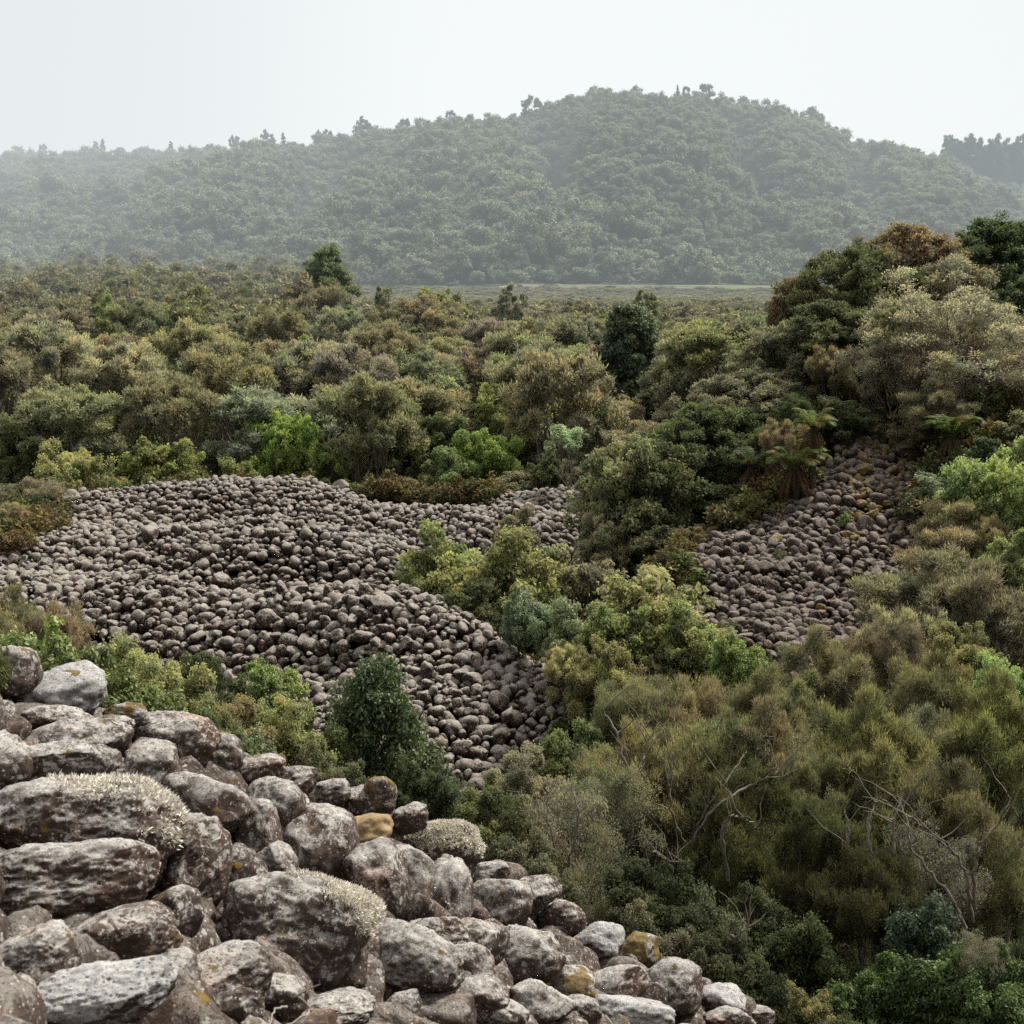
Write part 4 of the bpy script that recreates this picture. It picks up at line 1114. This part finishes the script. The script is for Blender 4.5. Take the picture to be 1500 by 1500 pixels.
# row right behind the broad heap and landmark trees of the valley
for a in [
 ('bush_lump', 105, 632, 56, 140, 'yellow', 'yellow-olive round tree behind the left end of the broad heap'),
 ('bush_lump', 25, 600, 60, 120, 'green', 'green tree at the left edge behind the round yellow-olive one'),
 ('twig_near', 62, 690, 45, 84, 'grey', 'grey twiggy bush at the left end of the broad heap'),
 ('tea_mid', 14, 735, 41, 66, 'brown', 'brown bush at the left edge above the broad heap'),
 ('twig_near', -10, 700, 44, 90, 'olive', 'scrubby bush cut by the left edge above the broad heap'),
 ('bush_mid', 232, 622, 58, 130, (.11, .12, .055), 'pale olive-green bush behind the crest, left of centre'),
 ('kanuka_low', 312, 628, 61, 90, 'grey', 'grey-brown round tree between two green ones behind the crest'),
 ('bush_mid', 345, 668, 56, 84, 'green', 'low green bush on the crest line of the broad heap'),
 ('bush_lump', 420, 598, 59, 140, 'bright', 'bright green domed tree behind the highest part of the broad heap'),
 ('bush_mid', 482, 636, 57, 56, 'bright', 'little bright tree right of the bright domed one'),
 ('kanuka_low', 530, 610, 60, 90, 'grey', 'dull grey tree in the dip behind the crest'),
 ('bush_lump', 590, 582, 61, 140, 'green', 'large green tree left of the brighter lumpy one'),
 ('bush_lump', 655, 600, 60, 130, 'deep', 'dark green tree between the large green and the lumpy bright one'),
 ('bush_lump', 712, 618, 57, 130, 'bright', 'bright lumpy tree low behind the broad heap'),
 ('bush_lump', 655, 650, 56, 110, 'green', 'green bush at the foot of the large green trees'),
 ('bush_mid', 728, 560, 66, 90, 'yellow', 'pointed yellow-green tree above the bright lumpy one'),
 ('bush_mid', 778, 575, 63, 100, 'green', 'slim green tree left of the slender pale one'),
 ('bush_mid', 655, 548, 72, 90, 'pale', 'pale grey-green tree amid the olive woodland'),
 ('small_pale', 830, 620, 52, 72, (.12, .145, .10), 'slender pale tree with a thin white trunk'),
 ('bush_mid', 800, 655, 54, 70, 'deep', 'dark bush beneath the slender pale tree'),
 ('tea_mid', 600, 700, 54, 110, 'rust', 'rusty low scrub behind the right part of the broad heap'),
 ('bush_mid', 760, 690, 54, 90, 'olive', 'low olive bush where the crest meets the dome trees'),
 ('bush_mid', 220, 590, 68, 60, 'deep', 'dark green bush among the olive trees, left'),
 ('column', 925, 448, 76, 100, (.038, .050, .032), 'tall ivy-clad dark green tree rising out of the woodland'),
 ('bush_mid', 885, 590, 60, 80, 'pale', 'pale green bush left above the dome trees'),
 ('bush_mid', 1000, 545, 62, 110, 'olive', 'olive leafy tree right below the ivy-clad one'),
 ('kanuka_low', 455, 402, 118, 110, 'brown', 'brown domed tree in front of the layered conifer'),
 ('layered', 478, 364, 124, 84, (.062, .075, .046), 'tall layered green conifer standing above the woodland'),
 ('conifer', 556, 414, 116, 34, (.05, .08, .045), 'small dark conifer right of the tall layered one'),
 ('kanuka_low', 570, 430, 110, 100, 'brown', 'brown tree beside the small dark conifer'),
 ('broad_far', 640, 420, 116, 100, 'green', 'green round tree on the far woodland edge'),
 ('kanuka_low', 150, 428, 112, 90, 'brown', 'brown flat-topped tree on the left far edge of the woodland'),
 ('broad_far', 158, 436, 106, 60, 'green', 'dull green tree in front of the brown flat-topped one'),
 ('kanuka_low', 215, 430, 112, 70, 'brown', 'second brown tree on the left far edge'),
 ('kanuka_low', 258, 428, 114, 60, 'olive', 'olive tree on the left far edge of the woodland'),
 ('broad_far', 945, 425, 130, 40, 'green', 'small green tree beyond the ivy-clad one'),
 ('broad_far', 750, 395 + 25, 130, 60, 'olive', 'olive tree on the far woodland edge, centre'),
]:
    kind, px, pyt, Y, w, col, lab = a
    plant_px(kind, px, pyt, Y, w, col, lab)

# bare pale limbs showing in the right thicket, each a part of the shrub it grows from
LIMBS = {}
def limb(px_list, Y, r_, near=None):
    pts_ = np.array([P(a, b, Y + c) for a, b, c in px_list])
    t = np.linspace(0, len(pts_) - 1, 5 * len(pts_)); q = np.stack([np.interp(t, range(len(pts_)), pts_[:, k]) for k in range(3)], -1)
    for _ in range(2): q[1:-1] = (q[:-2] + q[1:-1] * 2 + q[2:]) / 4
    rr = random.Random(int(px_list[0][0]) + int(px_list[0][1])); q[1:-1] += np.array([[rr.uniform(-1, 1) for _ in range(3)] for _ in range(len(q) - 2)]) * .018
    g = Geo(); tube(g, q, r_, r_ * .35, 6)
    for k in range(5):
        b = q[rr.randrange(len(q) // 3, len(q))]; e = b + np.array([rr.uniform(-.5, .5), rr.uniform(-.3, .3), rr.uniform(.1, .7)])
        tube(g, curve_pts(b, e, .2, 5, rr, .04), r_ * .35, r_ * .1, 4)
    best = min((o for o in C.objects if o.type == 'EMPTY' and o.get('category') == 'shrub' and o.location.y < 24), key=lambda o: (o.location.x - q[0][0]) ** 2 + (o.location.y - q[0][1]) ** 2)
    o = link('bare_limb', g.mesh('bare_limb', M_bark_pale), best)
    Mw = Matrix.Translation(best.location) @ best.rotation_euler.to_matrix().to_4x4(); o.matrix_parent_inverse = Mw.inverted()
for pl_, Y, r_ in [([(929,1230,.2),(929,1173,0),(927,1144,0),(913,1112,-.1),(903,1075,0),(884,1040,.2)],15.6,.030), ([(940,1220,0),(951,1155,0),(940,1128,0),(943,1100,.1),(958,1070,.2)],15.7,.022),
    ([(1010,1270,.3),(1018,1225,0),(1050,1180,-.2),(1100,1150,0),(1140,1130,.3)],14.6,.028), ([(1015,1240,.2),(1030,1190,0),(1062,1150,-.2),(1090,1105,.1)],14.8,.022), ([(1010,1250,.2),(985,1200,0),(978,1150,0),(990,1100,.1)],14.9,.022),
    ([(1066,1290,.1),(1058,1213,0),(1068,1195,0),(1094,1197,0),(1108,1215,.1)],13.4,.020), ([(1415,1360,0),(1399,1325,0),(1367,1283,0),(1334,1245,0),(1329,1208,0),(1320,1180,.2)],11.9,.018), ([(1425,1350,.2),(1418,1298,0),(1405,1255,0),(1366,1220,0),(1330,1196,.1)],12.2,.020),
    ([(1425,1330,.2),(1426,1290,0),(1432,1240,0),(1462,1205,.1),(1480,1170,.2)],12.3,.020), ([(1060,1385,.1),(1076,1373,0),(1100,1357,0),(1124,1336,0)],11.2,.016), ([(1240,1330,0),(1236,1285,0),(1246,1230,.1),(1238,1180,.3)],12.9,.018),
    ([(1275,1320,0),(1280,1270,0),(1270,1215,.1),(1285,1170,.3)],12.9,.018), ([(1300,1310,0),(1312,1262,0),(1308,1210,.1),(1322,1160,.3)],12.9,.020), ([(820,1290,.1),(812,1240,0),(800,1190,0),(812,1140,.1)],12.9,.014), ([(826,1290,.1),(840,1235,0),(846,1190,0),(838,1150,.1)],12.9,.014), ([(956,1248,0),(980,1262,0),(1010,1260,0)],12.2,.012)]:
    limb(pl_, Y, r_)

# small plants rooted among the heap stones
for px, py, w, col, lab in [(1238, 772, 20, 'bright', 'tiny bright fern growing in the middle of the shaded heap'), (1140, 828, 22, 'green', 'little green plant low on the shaded heap'),
                            (840, 1012, 1, 'bright', None)]:
    if lab:
        h = hit(px, py, 26, 48); plant('glossy_near', h[0], h[1], .45, w * depth_of(*h) / FPX, col, lab, z=h[2], name='small_fern')

# ================================================================== WOODLAND OF THE VALLEY (individual trees)
rgw = np.random.default_rng(77)
pl = np.array([p for p in placed])
cand = []
Yc = 58.0
while Yc < 112:
    st = 3.9 + (Yc - 58) * .008
    half = Yc * .40 + 3
    xx = np.arange(-half, half, st)
    for x in xx:
        cand.append((x + rgw.uniform(-.4, .4) * st, Yc + rgw.uniform(-.45, .45) * st))
    Yc += st * .95
names = {'kanuka': 'olive-brown layered tree', 'kanuka_low': 'olive-brown round-topped tree', 'broad_far': 'green broadleaf tree', 'bush_mid': 'yellow-green bushy tree'}
cnt = 0
for x, y in cand:
    pxx, _ = pix(np.array([x, y, 5.0]))
    if pxx < -60 or pxx > 1560: continue
    if pxx > 1090 and y < 70: continue
    if pxx > 1180 : continue
    if 850 < pxx < 1000 and y < 77: Hcap = 3.4
    else: Hcap = 99
    if any((x - a) ** 2 + (y - b) ** 2 < (r * .8 + .6) ** 2 for a, b, r in placed if b > 50): continue
    patch = vn2([x], [y], .09, 40)[0]; u = rgw.random()
    if patch > .33 and u < .75: kind, col = ('broad_far', rgw.choice(['green', 'deep', 'olive'])) if rgw.random() < .6 else ('bush_mid', rgw.choice(['yellow', 'pale', 'green']))
    elif u < .10: kind, col = 'broad_far', rgw.choice(['green', 'deep', 'yellow'])
    elif u < .62: kind, col = 'kanuka', rgw.choice(['olive', 'olive', 'brown', 'olive', 'grey'])
    else: kind, col = 'kanuka_low', rgw.choice(['olive', 'brown', 'olive', 'grey', 'yellow'])
    if pxx > 800 and y > 75 and rgw.random() < .3: kind, col = 'bush_mid', rgw.choice(['yellow', 'pale', 'olive'])
    if y < 84 and pxx < 850 and rgw.random() < .6: kind, col = 'kanuka', rgw.choice(['olive', 'brown', 'olive', 'grey'])
    Ht = rgw.uniform(4.6, 7.0) * (1.0 if kind == 'kanuka' else .85) + (.9 if (y < 84 and kind == 'kanuka') else 0)
    Ht = min(Ht, Hcap)
    W = rgw.uniform(4.0, 6.2)
    side = 'left of the layered conifer' if pxx < 478 else ('between layered conifer and ivy-clad tree' if pxx < 925 else 'right of the ivy-clad tree')
    row = 'near part' if y < 78 else ('middle' if y < 95 else 'far part')
    lab = f'{names[kind]}, {row} of woodland, {side}'
    plant(kind, x, y, Ht, W, str(col), lab, f'{names[kind]}s, {row}, {side}', jit=.10)
    cnt += 1
print('woodland individuals', cnt)

# hidden-gap shrubs in the thicket between the listed ones
cnt = 0
for i in range(900):
    Y = rgw.uniform(10.8, 27); px = rgw.uniform(700, 1540)
    x = XW(px, Y, 3)
    if px < 780 + (24 - Y) * 2 and Y > 19: continue
    if Y < 12.5 and px < 1130: continue
    if Y > 23.5 and 640 < px < 870: continue
    if any((x - a) ** 2 + (Y - b) ** 2 < (r * .5 + .35) ** 2 for a, b, r in placed if b < 32): continue
    z0 = h1(x, Y); 
    kind = rgw.choice(['bush_near', 'twig_near', 'tea_near', 'bush_near'])
    Ht = rgw.uniform(1.1, 1.9) * (1.35 if kind == 'tea_near' else 1)
    plant(kind, x, Y, Ht, rgw.uniform(1.2, 1.8), str(rgw.choice(['deep', 'deep', 'olive', 'dark'])), 'low dim shrub filling the floor of the right thicket', 'low shrubs under the right thicket', z=z0)
    cnt += 1
for i in range(400):
    Y = rgw.uniform(11.5, 22.5); px = rgw.uniform(-60, 660)
    x = XW(px, Y, 4)
    if Y > 20 and px > 420: continue
    if any((x - a) ** 2 + (Y - b) ** 2 < (r * .55 + .35) ** 2 for a, b, r in placed if b < 32): continue
    z0 = h1(x, Y)
    plant(rgw.choice(['bush_near', 'glossy_near', 'twig_near']), x, Y, rgw.uniform(.8, 1.3), rgw.uniform(1.1, 1.6), str(rgw.choice(['green', 'yellow', 'olive'])), 'low leafy shrub on the floor of the left gully', 'low shrubs in the left gully', z=z0)
    cnt += 1
# shrubs clothing the bank and the hollow
for i in range(700):
    Y = rgw.uniform(27, 60); px = rgw.uniform(840, 1560)
    x = XW(px, Y, 4); z0 = h1(x, Y)
    if poly_in(np.array(RHEAP), np.array([x]), np.array([Y]))[0] or poly_in(np.array(HEAP), np.array([x]), np.array([Y]))[0]: continue
    if any((x - a) ** 2 + (Y - b) ** 2 < (r * .6 + .6) ** 2 for a, b, r in placed if 22 < b < 66): continue
    q = np.array([[x, Y, z0 + 1.2]]); qx, qy = pix(q)
    if 825 < qx[0] < 1020 and 35 < Y < 46: continue
    # keep clear of the view of the shaded heap
    if 985 < qx[0] < 1330 and Y < 34: Ht = .6
    else: Ht = rgw.uniform(1.3, 2.6)
    kind = rgw.choice(['bush_mid', 'kanuka_low', 'tea_mid'])
    plant(kind, x, Y, Ht, rgw.uniform(1.5, 2.4), str(rgw.choice(['deep', 'olive', 'dark', 'brown'])), 'nondescript low bush on the shady bank and hollow', 'low bushes on the bank', z=z0)
    cnt += 1
print('low shrubs', cnt)

# ================================================================== FAR FOREST (one mass each)
hid = bpy.data.collections.new('forest_crowns'); hid2 = bpy.data.collections.new('wood_crowns'); hid3 = bpy.data.collections.new('litter')
M_far = leaf_mat('hill_foliage', [tuple(3.4 * q for q in c_) for c_ in [(.068, .082, .068), (.086, .098, .078), (.076, .088, .072), (.098, .112, .088), (.092, .096, .080), (.076, .092, .078)]], trans=.2, spec=.1)
M_wood = leaf_mat('wood_foliage', [tuple(2.9 * q for q in c_) for c_ in [(.088, .088, .060), (.094, .088, .064), (.100, .094, .070), (.085, .095, .052), (.115, .108, .082), (.110, .115, .062), (.092, .085, .056)]], trans=.25, spec=.1)
M_und = leaf_mat('undergrowth_foliage', [tuple(2.5 * q for q in c_) for c_ in [(.04, .05, .022), (.06, .075, .028), (.08, .06, .03), (.035, .045, .02), (.07, .045, .025)]], trans=.25)
def crown_only(name, sd, coll, mat, H0, R, shape, nl, rl, nc, rc, n, L, W, mode='out'):
    rg = np.random.default_rng(sd)
    lob, cc, cr, ct = crown_points(rg, R, H0 * .12, H0, shape, nl, rl, nc, rc)
    V, F, T = leaves(cc, cr, n, L, W, mode, rg, ct)
    g = Geo(); g.add(V, F, T)
    o = bpy.data.objects.new(name, g.mesh(name, mat)); coll.objects.link(o)
for i in range(6): crown_only(f'crown_{i}', 900 + i, hid, M_far, 6.0, 3.0, 'dome', 15, 1.0, 7, .7, 34, .40, .27)
for i in range(2): crown_only(f'spire_{i}', 930 + i, hid, M_far, 9.0, 2.0, 'cone', 16, .8, 4, .55, 30, .4, .25)
for i in range(6): crown_only(f'bush_{i}', 950 + i, hid2, M_wood, 4.6, 2.1, 'dome' if i % 2 else 'flat', 14, .62, 7, .36, 24, .30, .15, 'spray' if i % 3 else 'out')
for i in range(4): crown_only(f'herb_{i}', 970 + i, hid3, M_und, .7, .55, 'dome', 7, .2, 5, .15, 26, .11, .05, 'up' if i % 2 else 'out')

def scatter_mass(name, coll, pos, rotz, scl, idx, label, cat):
    me = bpy.data.meshes.new(name); n = len(pos)
    me.vertices.add(n); me.vertices.foreach_set('co', np.asarray(pos, np.float32).ravel())
    a = me.attributes.new('rot', 'FLOAT_VECTOR', 'POINT'); r = np.zeros((n, 3), np.float32); r[:, 2] = rotz; a.data.foreach_set('vector', r.ravel())
    a = me.attributes.new('scl', 'FLOAT_VECTOR', 'POINT'); a.data.foreach_set('vector', np.asarray(scl, np.float32).ravel())
    a = me.attributes.new('idx', 'INT', 'POINT'); a.data.foreach_set('value', np.asarray(idx, np.int32))
    o = link(name, me); tag(o, label, cat, None, 'stuff')
    ng = bpy.data.node_groups.new(name, 'GeometryNodeTree')
    ng.interface.new_socket('Geometry', in_out='INPUT', socket_type='NodeSocketGeometry'); ng.interface.new_socket('Geometry', in_out='OUTPUT', socket_type='NodeSocketGeometry')
    gi = ng.nodes.new('NodeGroupInput'); go = ng.nodes.new('NodeGroupOutput')
    ci = ng.nodes.new('GeometryNodeCollectionInfo'); ci.inputs['Collection'].default_value = coll
    ci.inputs['Separate Children'].default_value = True; ci.inputs['Reset Children'].default_value = True
    ip = ng.nodes.new('GeometryNodeInstanceOnPoints'); ip.inputs['Pick Instance'].default_value = True
    def at(nm, t):
        x = ng.nodes.new('GeometryNodeInputNamedAttribute'); x.data_type = t; x.inputs['Name'].default_value = nm; return x.outputs['Attribute']
    ln = ng.links
    ln.new(gi.outputs[0], ip.inputs['Points']); ln.new(ci.outputs[0], ip.inputs['Instance'])
    ln.new(at('idx', 'INT'), ip.inputs['Instance Index']); ln.new(at('rot', 'FLOAT_VECTOR'), ip.inputs['Rotation']); ln.new(at('scl', 'FLOAT_VECTOR'), ip.inputs['Scale'])
    ln.new(ip.outputs[0], go.inputs[0])
    md = o.modifiers.new('scatter', 'NODES'); md.node_group = ng
    return o

# hill
P_, S_, I_ = [], [], []
Y = 350.0
while Y < 800:
    st = 4.5
    xs = np.arange(-Y * .46 - 10, Y * .46 + 10, st); xs = xs + rgw.uniform(-.45, .45, len(xs)) * st
    ys = Y + rgw.uniform(-.45, .45, len(xs)) * st
    P_.append(np.stack([xs, ys, H(xs, ys)], -1)); Y += st * .95
P_ = np.concatenate(P_)
hpx, hpy = pix(P_)
keep = ~((hpx > 690) & (hpx < 1270) & (P_[:, 1] < 346)); P_ = P_[keep]
n = len(P_)
big = 1 + .35 * vn2(P_[:, 0], P_[:, 1], .035, 60) + .2 * vn2(P_[:, 0], P_[:, 1], .2, 61)
s = rgw.uniform(.55, 1.4, n) * big
idx = np.where(rgw.random(n) < .012, 6 + rgw.integers(0, 2, n), rgw.integers(0, 6, n))
s = np.where(idx > 5, s * .6, s); scl = np.stack([s * rgw.uniform(.9, 1.2, n), s * rgw.uniform(.9, 1.2, n), s * rgw.uniform(.8, 1.25, n)], -1)
P_[:, 2] -= .8
scatter_mass('hill_forest', hid, P_, rgw.uniform(0, 6.28, n), scl, idx, 'continuous grey-green forest covering the whole hill', 'forest'); print('hill', n)
# far valley woodland
P_ = []; Y = 110.0
while Y < 349:
    st = 3.8 + (Y - 110) * .004
    xs = np.arange(-Y * .42 - 6, Y * .42 + 6, st); xs = xs + rgw.uniform(-.45, .45, len(xs)) * st
    ys = Y + rgw.uniform(-.45, .45, len(xs)) * st
    P_.append(np.stack([xs, ys, H(xs, ys)], -1)); Y += st * .95
P_ = np.concatenate(P_); qx, qy = pix(P_)
clear = ((qx > 690) & (qx < 1270) & (np.abs(P_[:, 1] - 338.5) < 5.5 + 2 * vn2(P_[:, 0], P_[:, 1], .05, 91))) | ((qx > 525) & (qx < 600) & (P_[:, 1] > 326) & (P_[:, 1] < 340))
low = P_[:, 1] > 1e9
P_ = P_[~clear]; low = low[~clear]; n = len(P_)
s = rgw.uniform(.8, 1.6, n) * (1 + .25 * vn2(P_[:, 0], P_[:, 1], .06, 66)); s = np.where(low, s * .16, s)
qx = pix(P_)[0]; cap = (11.3 - .0362 * P_[:, 1] - P_[:, 2]) / 5.4
sv = np.where((qx > 500) & (qx < 1280), np.minimum(s, np.maximum(cap, .22)), s)
scl = np.stack([np.maximum(sv, s * .95), np.maximum(sv, s * .95), sv * rgw.uniform(.8, 1.15, n)], -1)
scatter_mass('far_woodland', hid2, P_, rgw.uniform(0, 6.28, n), scl, rgw.integers(0, 6, n), 'brownish low woodland stretching to the foot of the hill', 'woodland'); print('far wood', n)
# undergrowth
xs = rgw.uniform(-26, 30, 9000); ys = rgw.uniform(10.5, 62, 9000)
m = ~poly_in(np.array(HEAP), xs, ys) & ~poly_in(np.array(RHEAP), xs, ys) & ~poly_in(np.array(fpoly), xs, ys) & (np.abs(xs) < ys * .42 + 2)
xs, ys = xs[m], ys[m]; n = len(xs); s = rgw.uniform(.6, 1.5, n)
scatter_mass('undergrowth', hid3, np.stack([xs, ys, H(xs, ys) - .05], -1), rgw.uniform(0, 6.28, n), np.stack([s, s, s], -1), rgw.integers(0, 4, n), 'ferns, herbs and dead bracken under the shrubs', 'undergrowth')

# ---- trees standing out on the skyline of the hill
for px, pyt, w, kind, col, lab in [
 (62, 211, 14, 'broad_far', 'deep', 'small tree poking up at the far left of the hill skyline'),
 (140, 205, 22, 'conifer', 'deep', 'pointed tree on the left skyline of the hill'),
 (150, 203, 16, 'conifer', 'deep', 'second pointed tree on the left skyline of the hill'),
 (250, 205, 16, 'conifer', 'deep', 'spiky tree between the left skyline and the round crowns'),
 (343, 198, 16, 'broad_far', 'deep', 'slim round tree on the skyline left of the broad crown'),
 (390, 192, 26, 'broad_far', 'deep', 'broad round crown on the hill skyline, left of centre'),
 (415, 194, 16, 'conifer', 'deep', 'narrow tree just right of the broad round crown on the skyline'),
 (465, 191, 18, 'small_pale', 'deep', 'umbrella-like tree on the hill skyline'),
 (480, 190, 18, 'broad_far', 'deep', 'dense small tree right of the umbrella-like one on the skyline'),
 (532, 172, 24, 'broad_far', 'dark', 'tall tree breaking the skyline on the left shoulder of the hill'),
 (592, 173, 22, 'broad_far', 'deep', 'round tree on the skyline right of the tall one'),
 (660, 161, 16, 'broad_far', 'deep', 'small tree on the rising skyline of the hill'),
 (780, 141, 34, 'broad_far', 'deep', 'dark-topped tree on the skyline before the summit'),
 (993, 124, 10, 'conifer', 'deep', 'thin tree on the summit skyline'),
 (1005, 126, 12, 'broad_far', 'deep', 'small round tree on the summit skyline'),
 (1032, 122, 18, 'broad_far', 'deep', 'wind-shaped tree at the right of the summit'),
 (1040, 121, 10, 'small_pale', 'deep', 'gangly tree on a bare stem right of the summit'),
 (1202, 165, 14, 'broad_far', 'deep', 'small tree on the descending right skyline')]:
    Yr = 640 - 60 * math.exp(-((px - 950) / 350) ** 2) - 4
    t = P(px, pyt, Yr); z0 = h1(t[0], Yr); W = w * depth_of(t[0], Yr, t[2]) / FPX
    plant(kind, t[0], Yr, max(5, t[2] - z0), W, col, lab, z=z0, name='skyline_tree')
rp = random.Random(4)
for i, px in enumerate([1388, 1394, 1402, 1409, 1417, 1424, 1431, 1438, 1446, 1453, 1461, 1468, 1476, 1484, 1491, 1499, 1507, 1516]):
    Yr = 645 + rp.uniform(-10, 22); pyt = rp.uniform(192, 212) if i > 1 else 198
    t = P(px, pyt, Yr); z0 = h1(t[0], Yr)
    plant('conifer', t[0], Yr, t[2] - z0 + 1, rp.uniform(9, 12), (.030, .040, .034), 'dark pine in the stand on the right skyline behind the hill', 'pines on the right skyline', z=z0 - 1, name='pine_tree')

# ================================================================== HAZE
HAZE1, HAZE2 = .00112, .0016
def haze(name, verts, faces, label):
    m, nt, ns, ln = new_mat(name)
    geo = N(nt, 'ShaderNodeNewGeometry'); sp = N(nt, 'ShaderNodeSeparateXYZ'); ln.new(geo.outputs['Position'], sp.inputs[0])
    def mr(src, a, b, c, d):
        n = N(nt, 'ShaderNodeMapRange', interpolation_type='SMOOTHSTEP'); ln.new(src, n.inputs[0])
        for i, q in enumerate((a, b, c, d)): n.inputs[i + 1].default_value = q
        return n.outputs[0]
    fy = mr(sp.outputs[1], 40, 210, 0, 1); fx = mr(sp.outputs[0], -30, -230, 0, 1)
    h1_ = math_n(nt, 'MULTIPLY', fy, HAZE1); h2_ = math_n(nt, 'MULTIPLY', math_n(nt, 'MULTIPLY', fx, mr(sp.outputs[1], 80, 300, 0, 1)), HAZE2)
    sg = math_n(nt, 'ADD', h1_, h2_)
    ab = N(nt, 'ShaderNodeVolumeAbsorption'); ab.inputs['Color'].default_value = (0, 0, 0, 1); ln.new(sg, ab.inputs['Density'])
    e1 = N(nt, 'ShaderNodeEmission'); e1.inputs['Color'].default_value = (.62, .685, .70, 1); ln.new(h1_, e1.inputs['Strength'])  # haze glows by itself, emission standing in for scattered daylight
    e2 = N(nt, 'ShaderNodeEmission'); e2.inputs['Color'].default_value = (.86, .91, .935, 1); ln.new(h2_, e2.inputs['Strength'])
    ae = N(nt, 'ShaderNodeAddShader'); ln.new(e1.outputs[0], ae.inputs[0]); ln.new(e2.outputs[0], ae.inputs[1])
    ad = N(nt, 'ShaderNodeAddShader'); ln.new(ab.outputs[0], ad.inputs[0]); ln.new(ae.outputs[0], ad.inputs[1])
    o = N(nt, 'ShaderNodeOutputMaterial'); ln.new(ad.outputs[0], o.inputs['Volume'])
    me = bpy.data.meshes.new(name); me.from_pydata(verts, [], faces); me.materials.append(m); me.update()
    return tag(link(name, me), label, None, None, 'structure')
def prism(pl_, z0, z1):
    n = len(pl_); v = [(x, y, z0) for x, y in pl_] + [(x, y, z1) for x, y in pl_]
    f = [tuple(reversed(range(n))), tuple(range(n, 2 * n))] + [(i, (i + 1) % n, n + (i + 1) % n, n + i) for i in range(n)]
    return v, f
v, f = prism([(-700, -40), (700, -40), (700, 1000), (-700, 1000)], -60, 190)
haze('haze', v, f, 'pale haze over the valley, thickening with distance and toward the left')

# ================================================================== LIGHT, SKY, CAMERA
SUN_EL, SUN_AZ = math.radians(50), math.radians(52)      # azimuth from +Y toward +X
w = bpy.data.worlds.new('World'); sc.world = w; w.use_nodes = True
nt = w.node_tree; nt.nodes.clear()
st = nt.nodes.new('ShaderNodeTexSky'); st.sky_type = 'NISHITA'; st.sun_disc = False; st.sun_elevation = SUN_EL; st.sun_rotation = SUN_AZ
tc = nt.nodes.new('ShaderNodeTexCoord'); nz = nt.nodes.new('ShaderNodeTexNoise'); nz.inputs['Scale'].default_value = 1.6; nz.inputs['Detail'].default_value = 3
nt.links.new(tc.outputs['Generated'], nz.inputs['Vector'])
cl = ramp(nt, nz.outputs['Fac'], [(.3, (.975, .965, .955)), (.7, (1.0, .985, .972))])
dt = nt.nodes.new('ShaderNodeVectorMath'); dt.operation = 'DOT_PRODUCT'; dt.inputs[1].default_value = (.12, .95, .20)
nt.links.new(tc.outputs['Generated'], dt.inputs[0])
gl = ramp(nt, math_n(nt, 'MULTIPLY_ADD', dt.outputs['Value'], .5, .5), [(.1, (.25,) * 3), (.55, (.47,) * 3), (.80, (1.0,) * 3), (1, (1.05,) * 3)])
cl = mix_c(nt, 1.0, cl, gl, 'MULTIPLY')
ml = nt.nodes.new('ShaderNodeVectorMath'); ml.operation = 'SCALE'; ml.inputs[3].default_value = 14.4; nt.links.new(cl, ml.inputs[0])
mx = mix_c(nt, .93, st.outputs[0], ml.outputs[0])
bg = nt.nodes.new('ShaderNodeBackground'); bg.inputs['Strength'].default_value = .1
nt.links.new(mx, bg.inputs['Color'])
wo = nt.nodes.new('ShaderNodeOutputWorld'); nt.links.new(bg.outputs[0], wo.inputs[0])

sl = bpy.data.lights.new('sun', 'SUN'); sl.energy = 5.0; sl.angle = math.radians(6); sl.color = (1, .95, .87)
so = bpy.data.objects.new('sun', sl); C.objects.link(so)
d = Vector((math.sin(SUN_AZ) * math.cos(SUN_EL), math.cos(SUN_AZ) * math.cos(SUN_EL), math.sin(SUN_EL)))
so.rotation_euler = d.to_track_quat('Z', 'Y').to_euler(); so.location = (-40, 40, 80)

cam = bpy.data.cameras.new('camera'); co = bpy.data.objects.new('camera', cam); C.objects.link(co)
co.location = (0, 0, CZ); co.rotation_euler = (PI / 2 - PITCH, 0, 0)
cam.sensor_width = 56; cam.lens = 56 * FPX / 1500
cam.clip_start = .1; cam.clip_end = 6000
cam.dof.use_dof = True; cam.dof.focus_distance = 24; cam.dof.aperture_fstop = 20
sc.camera = co
sc.view_settings.view_transform = 'Standard'; sc.view_settings.look = 'None'; sc.view_settings.exposure = 0
sc.cycles.max_bounces = 5; sc.cycles.diffuse_bounces = 3; sc.cycles.glossy_bounces = 1; sc.cycles.transmission_bounces = 2; sc.cycles.volume_bounces = 0
sc.cycles.caustics_reflective = False; sc.cycles.caustics_refractive = False
sc.cycles.use_denoising = False
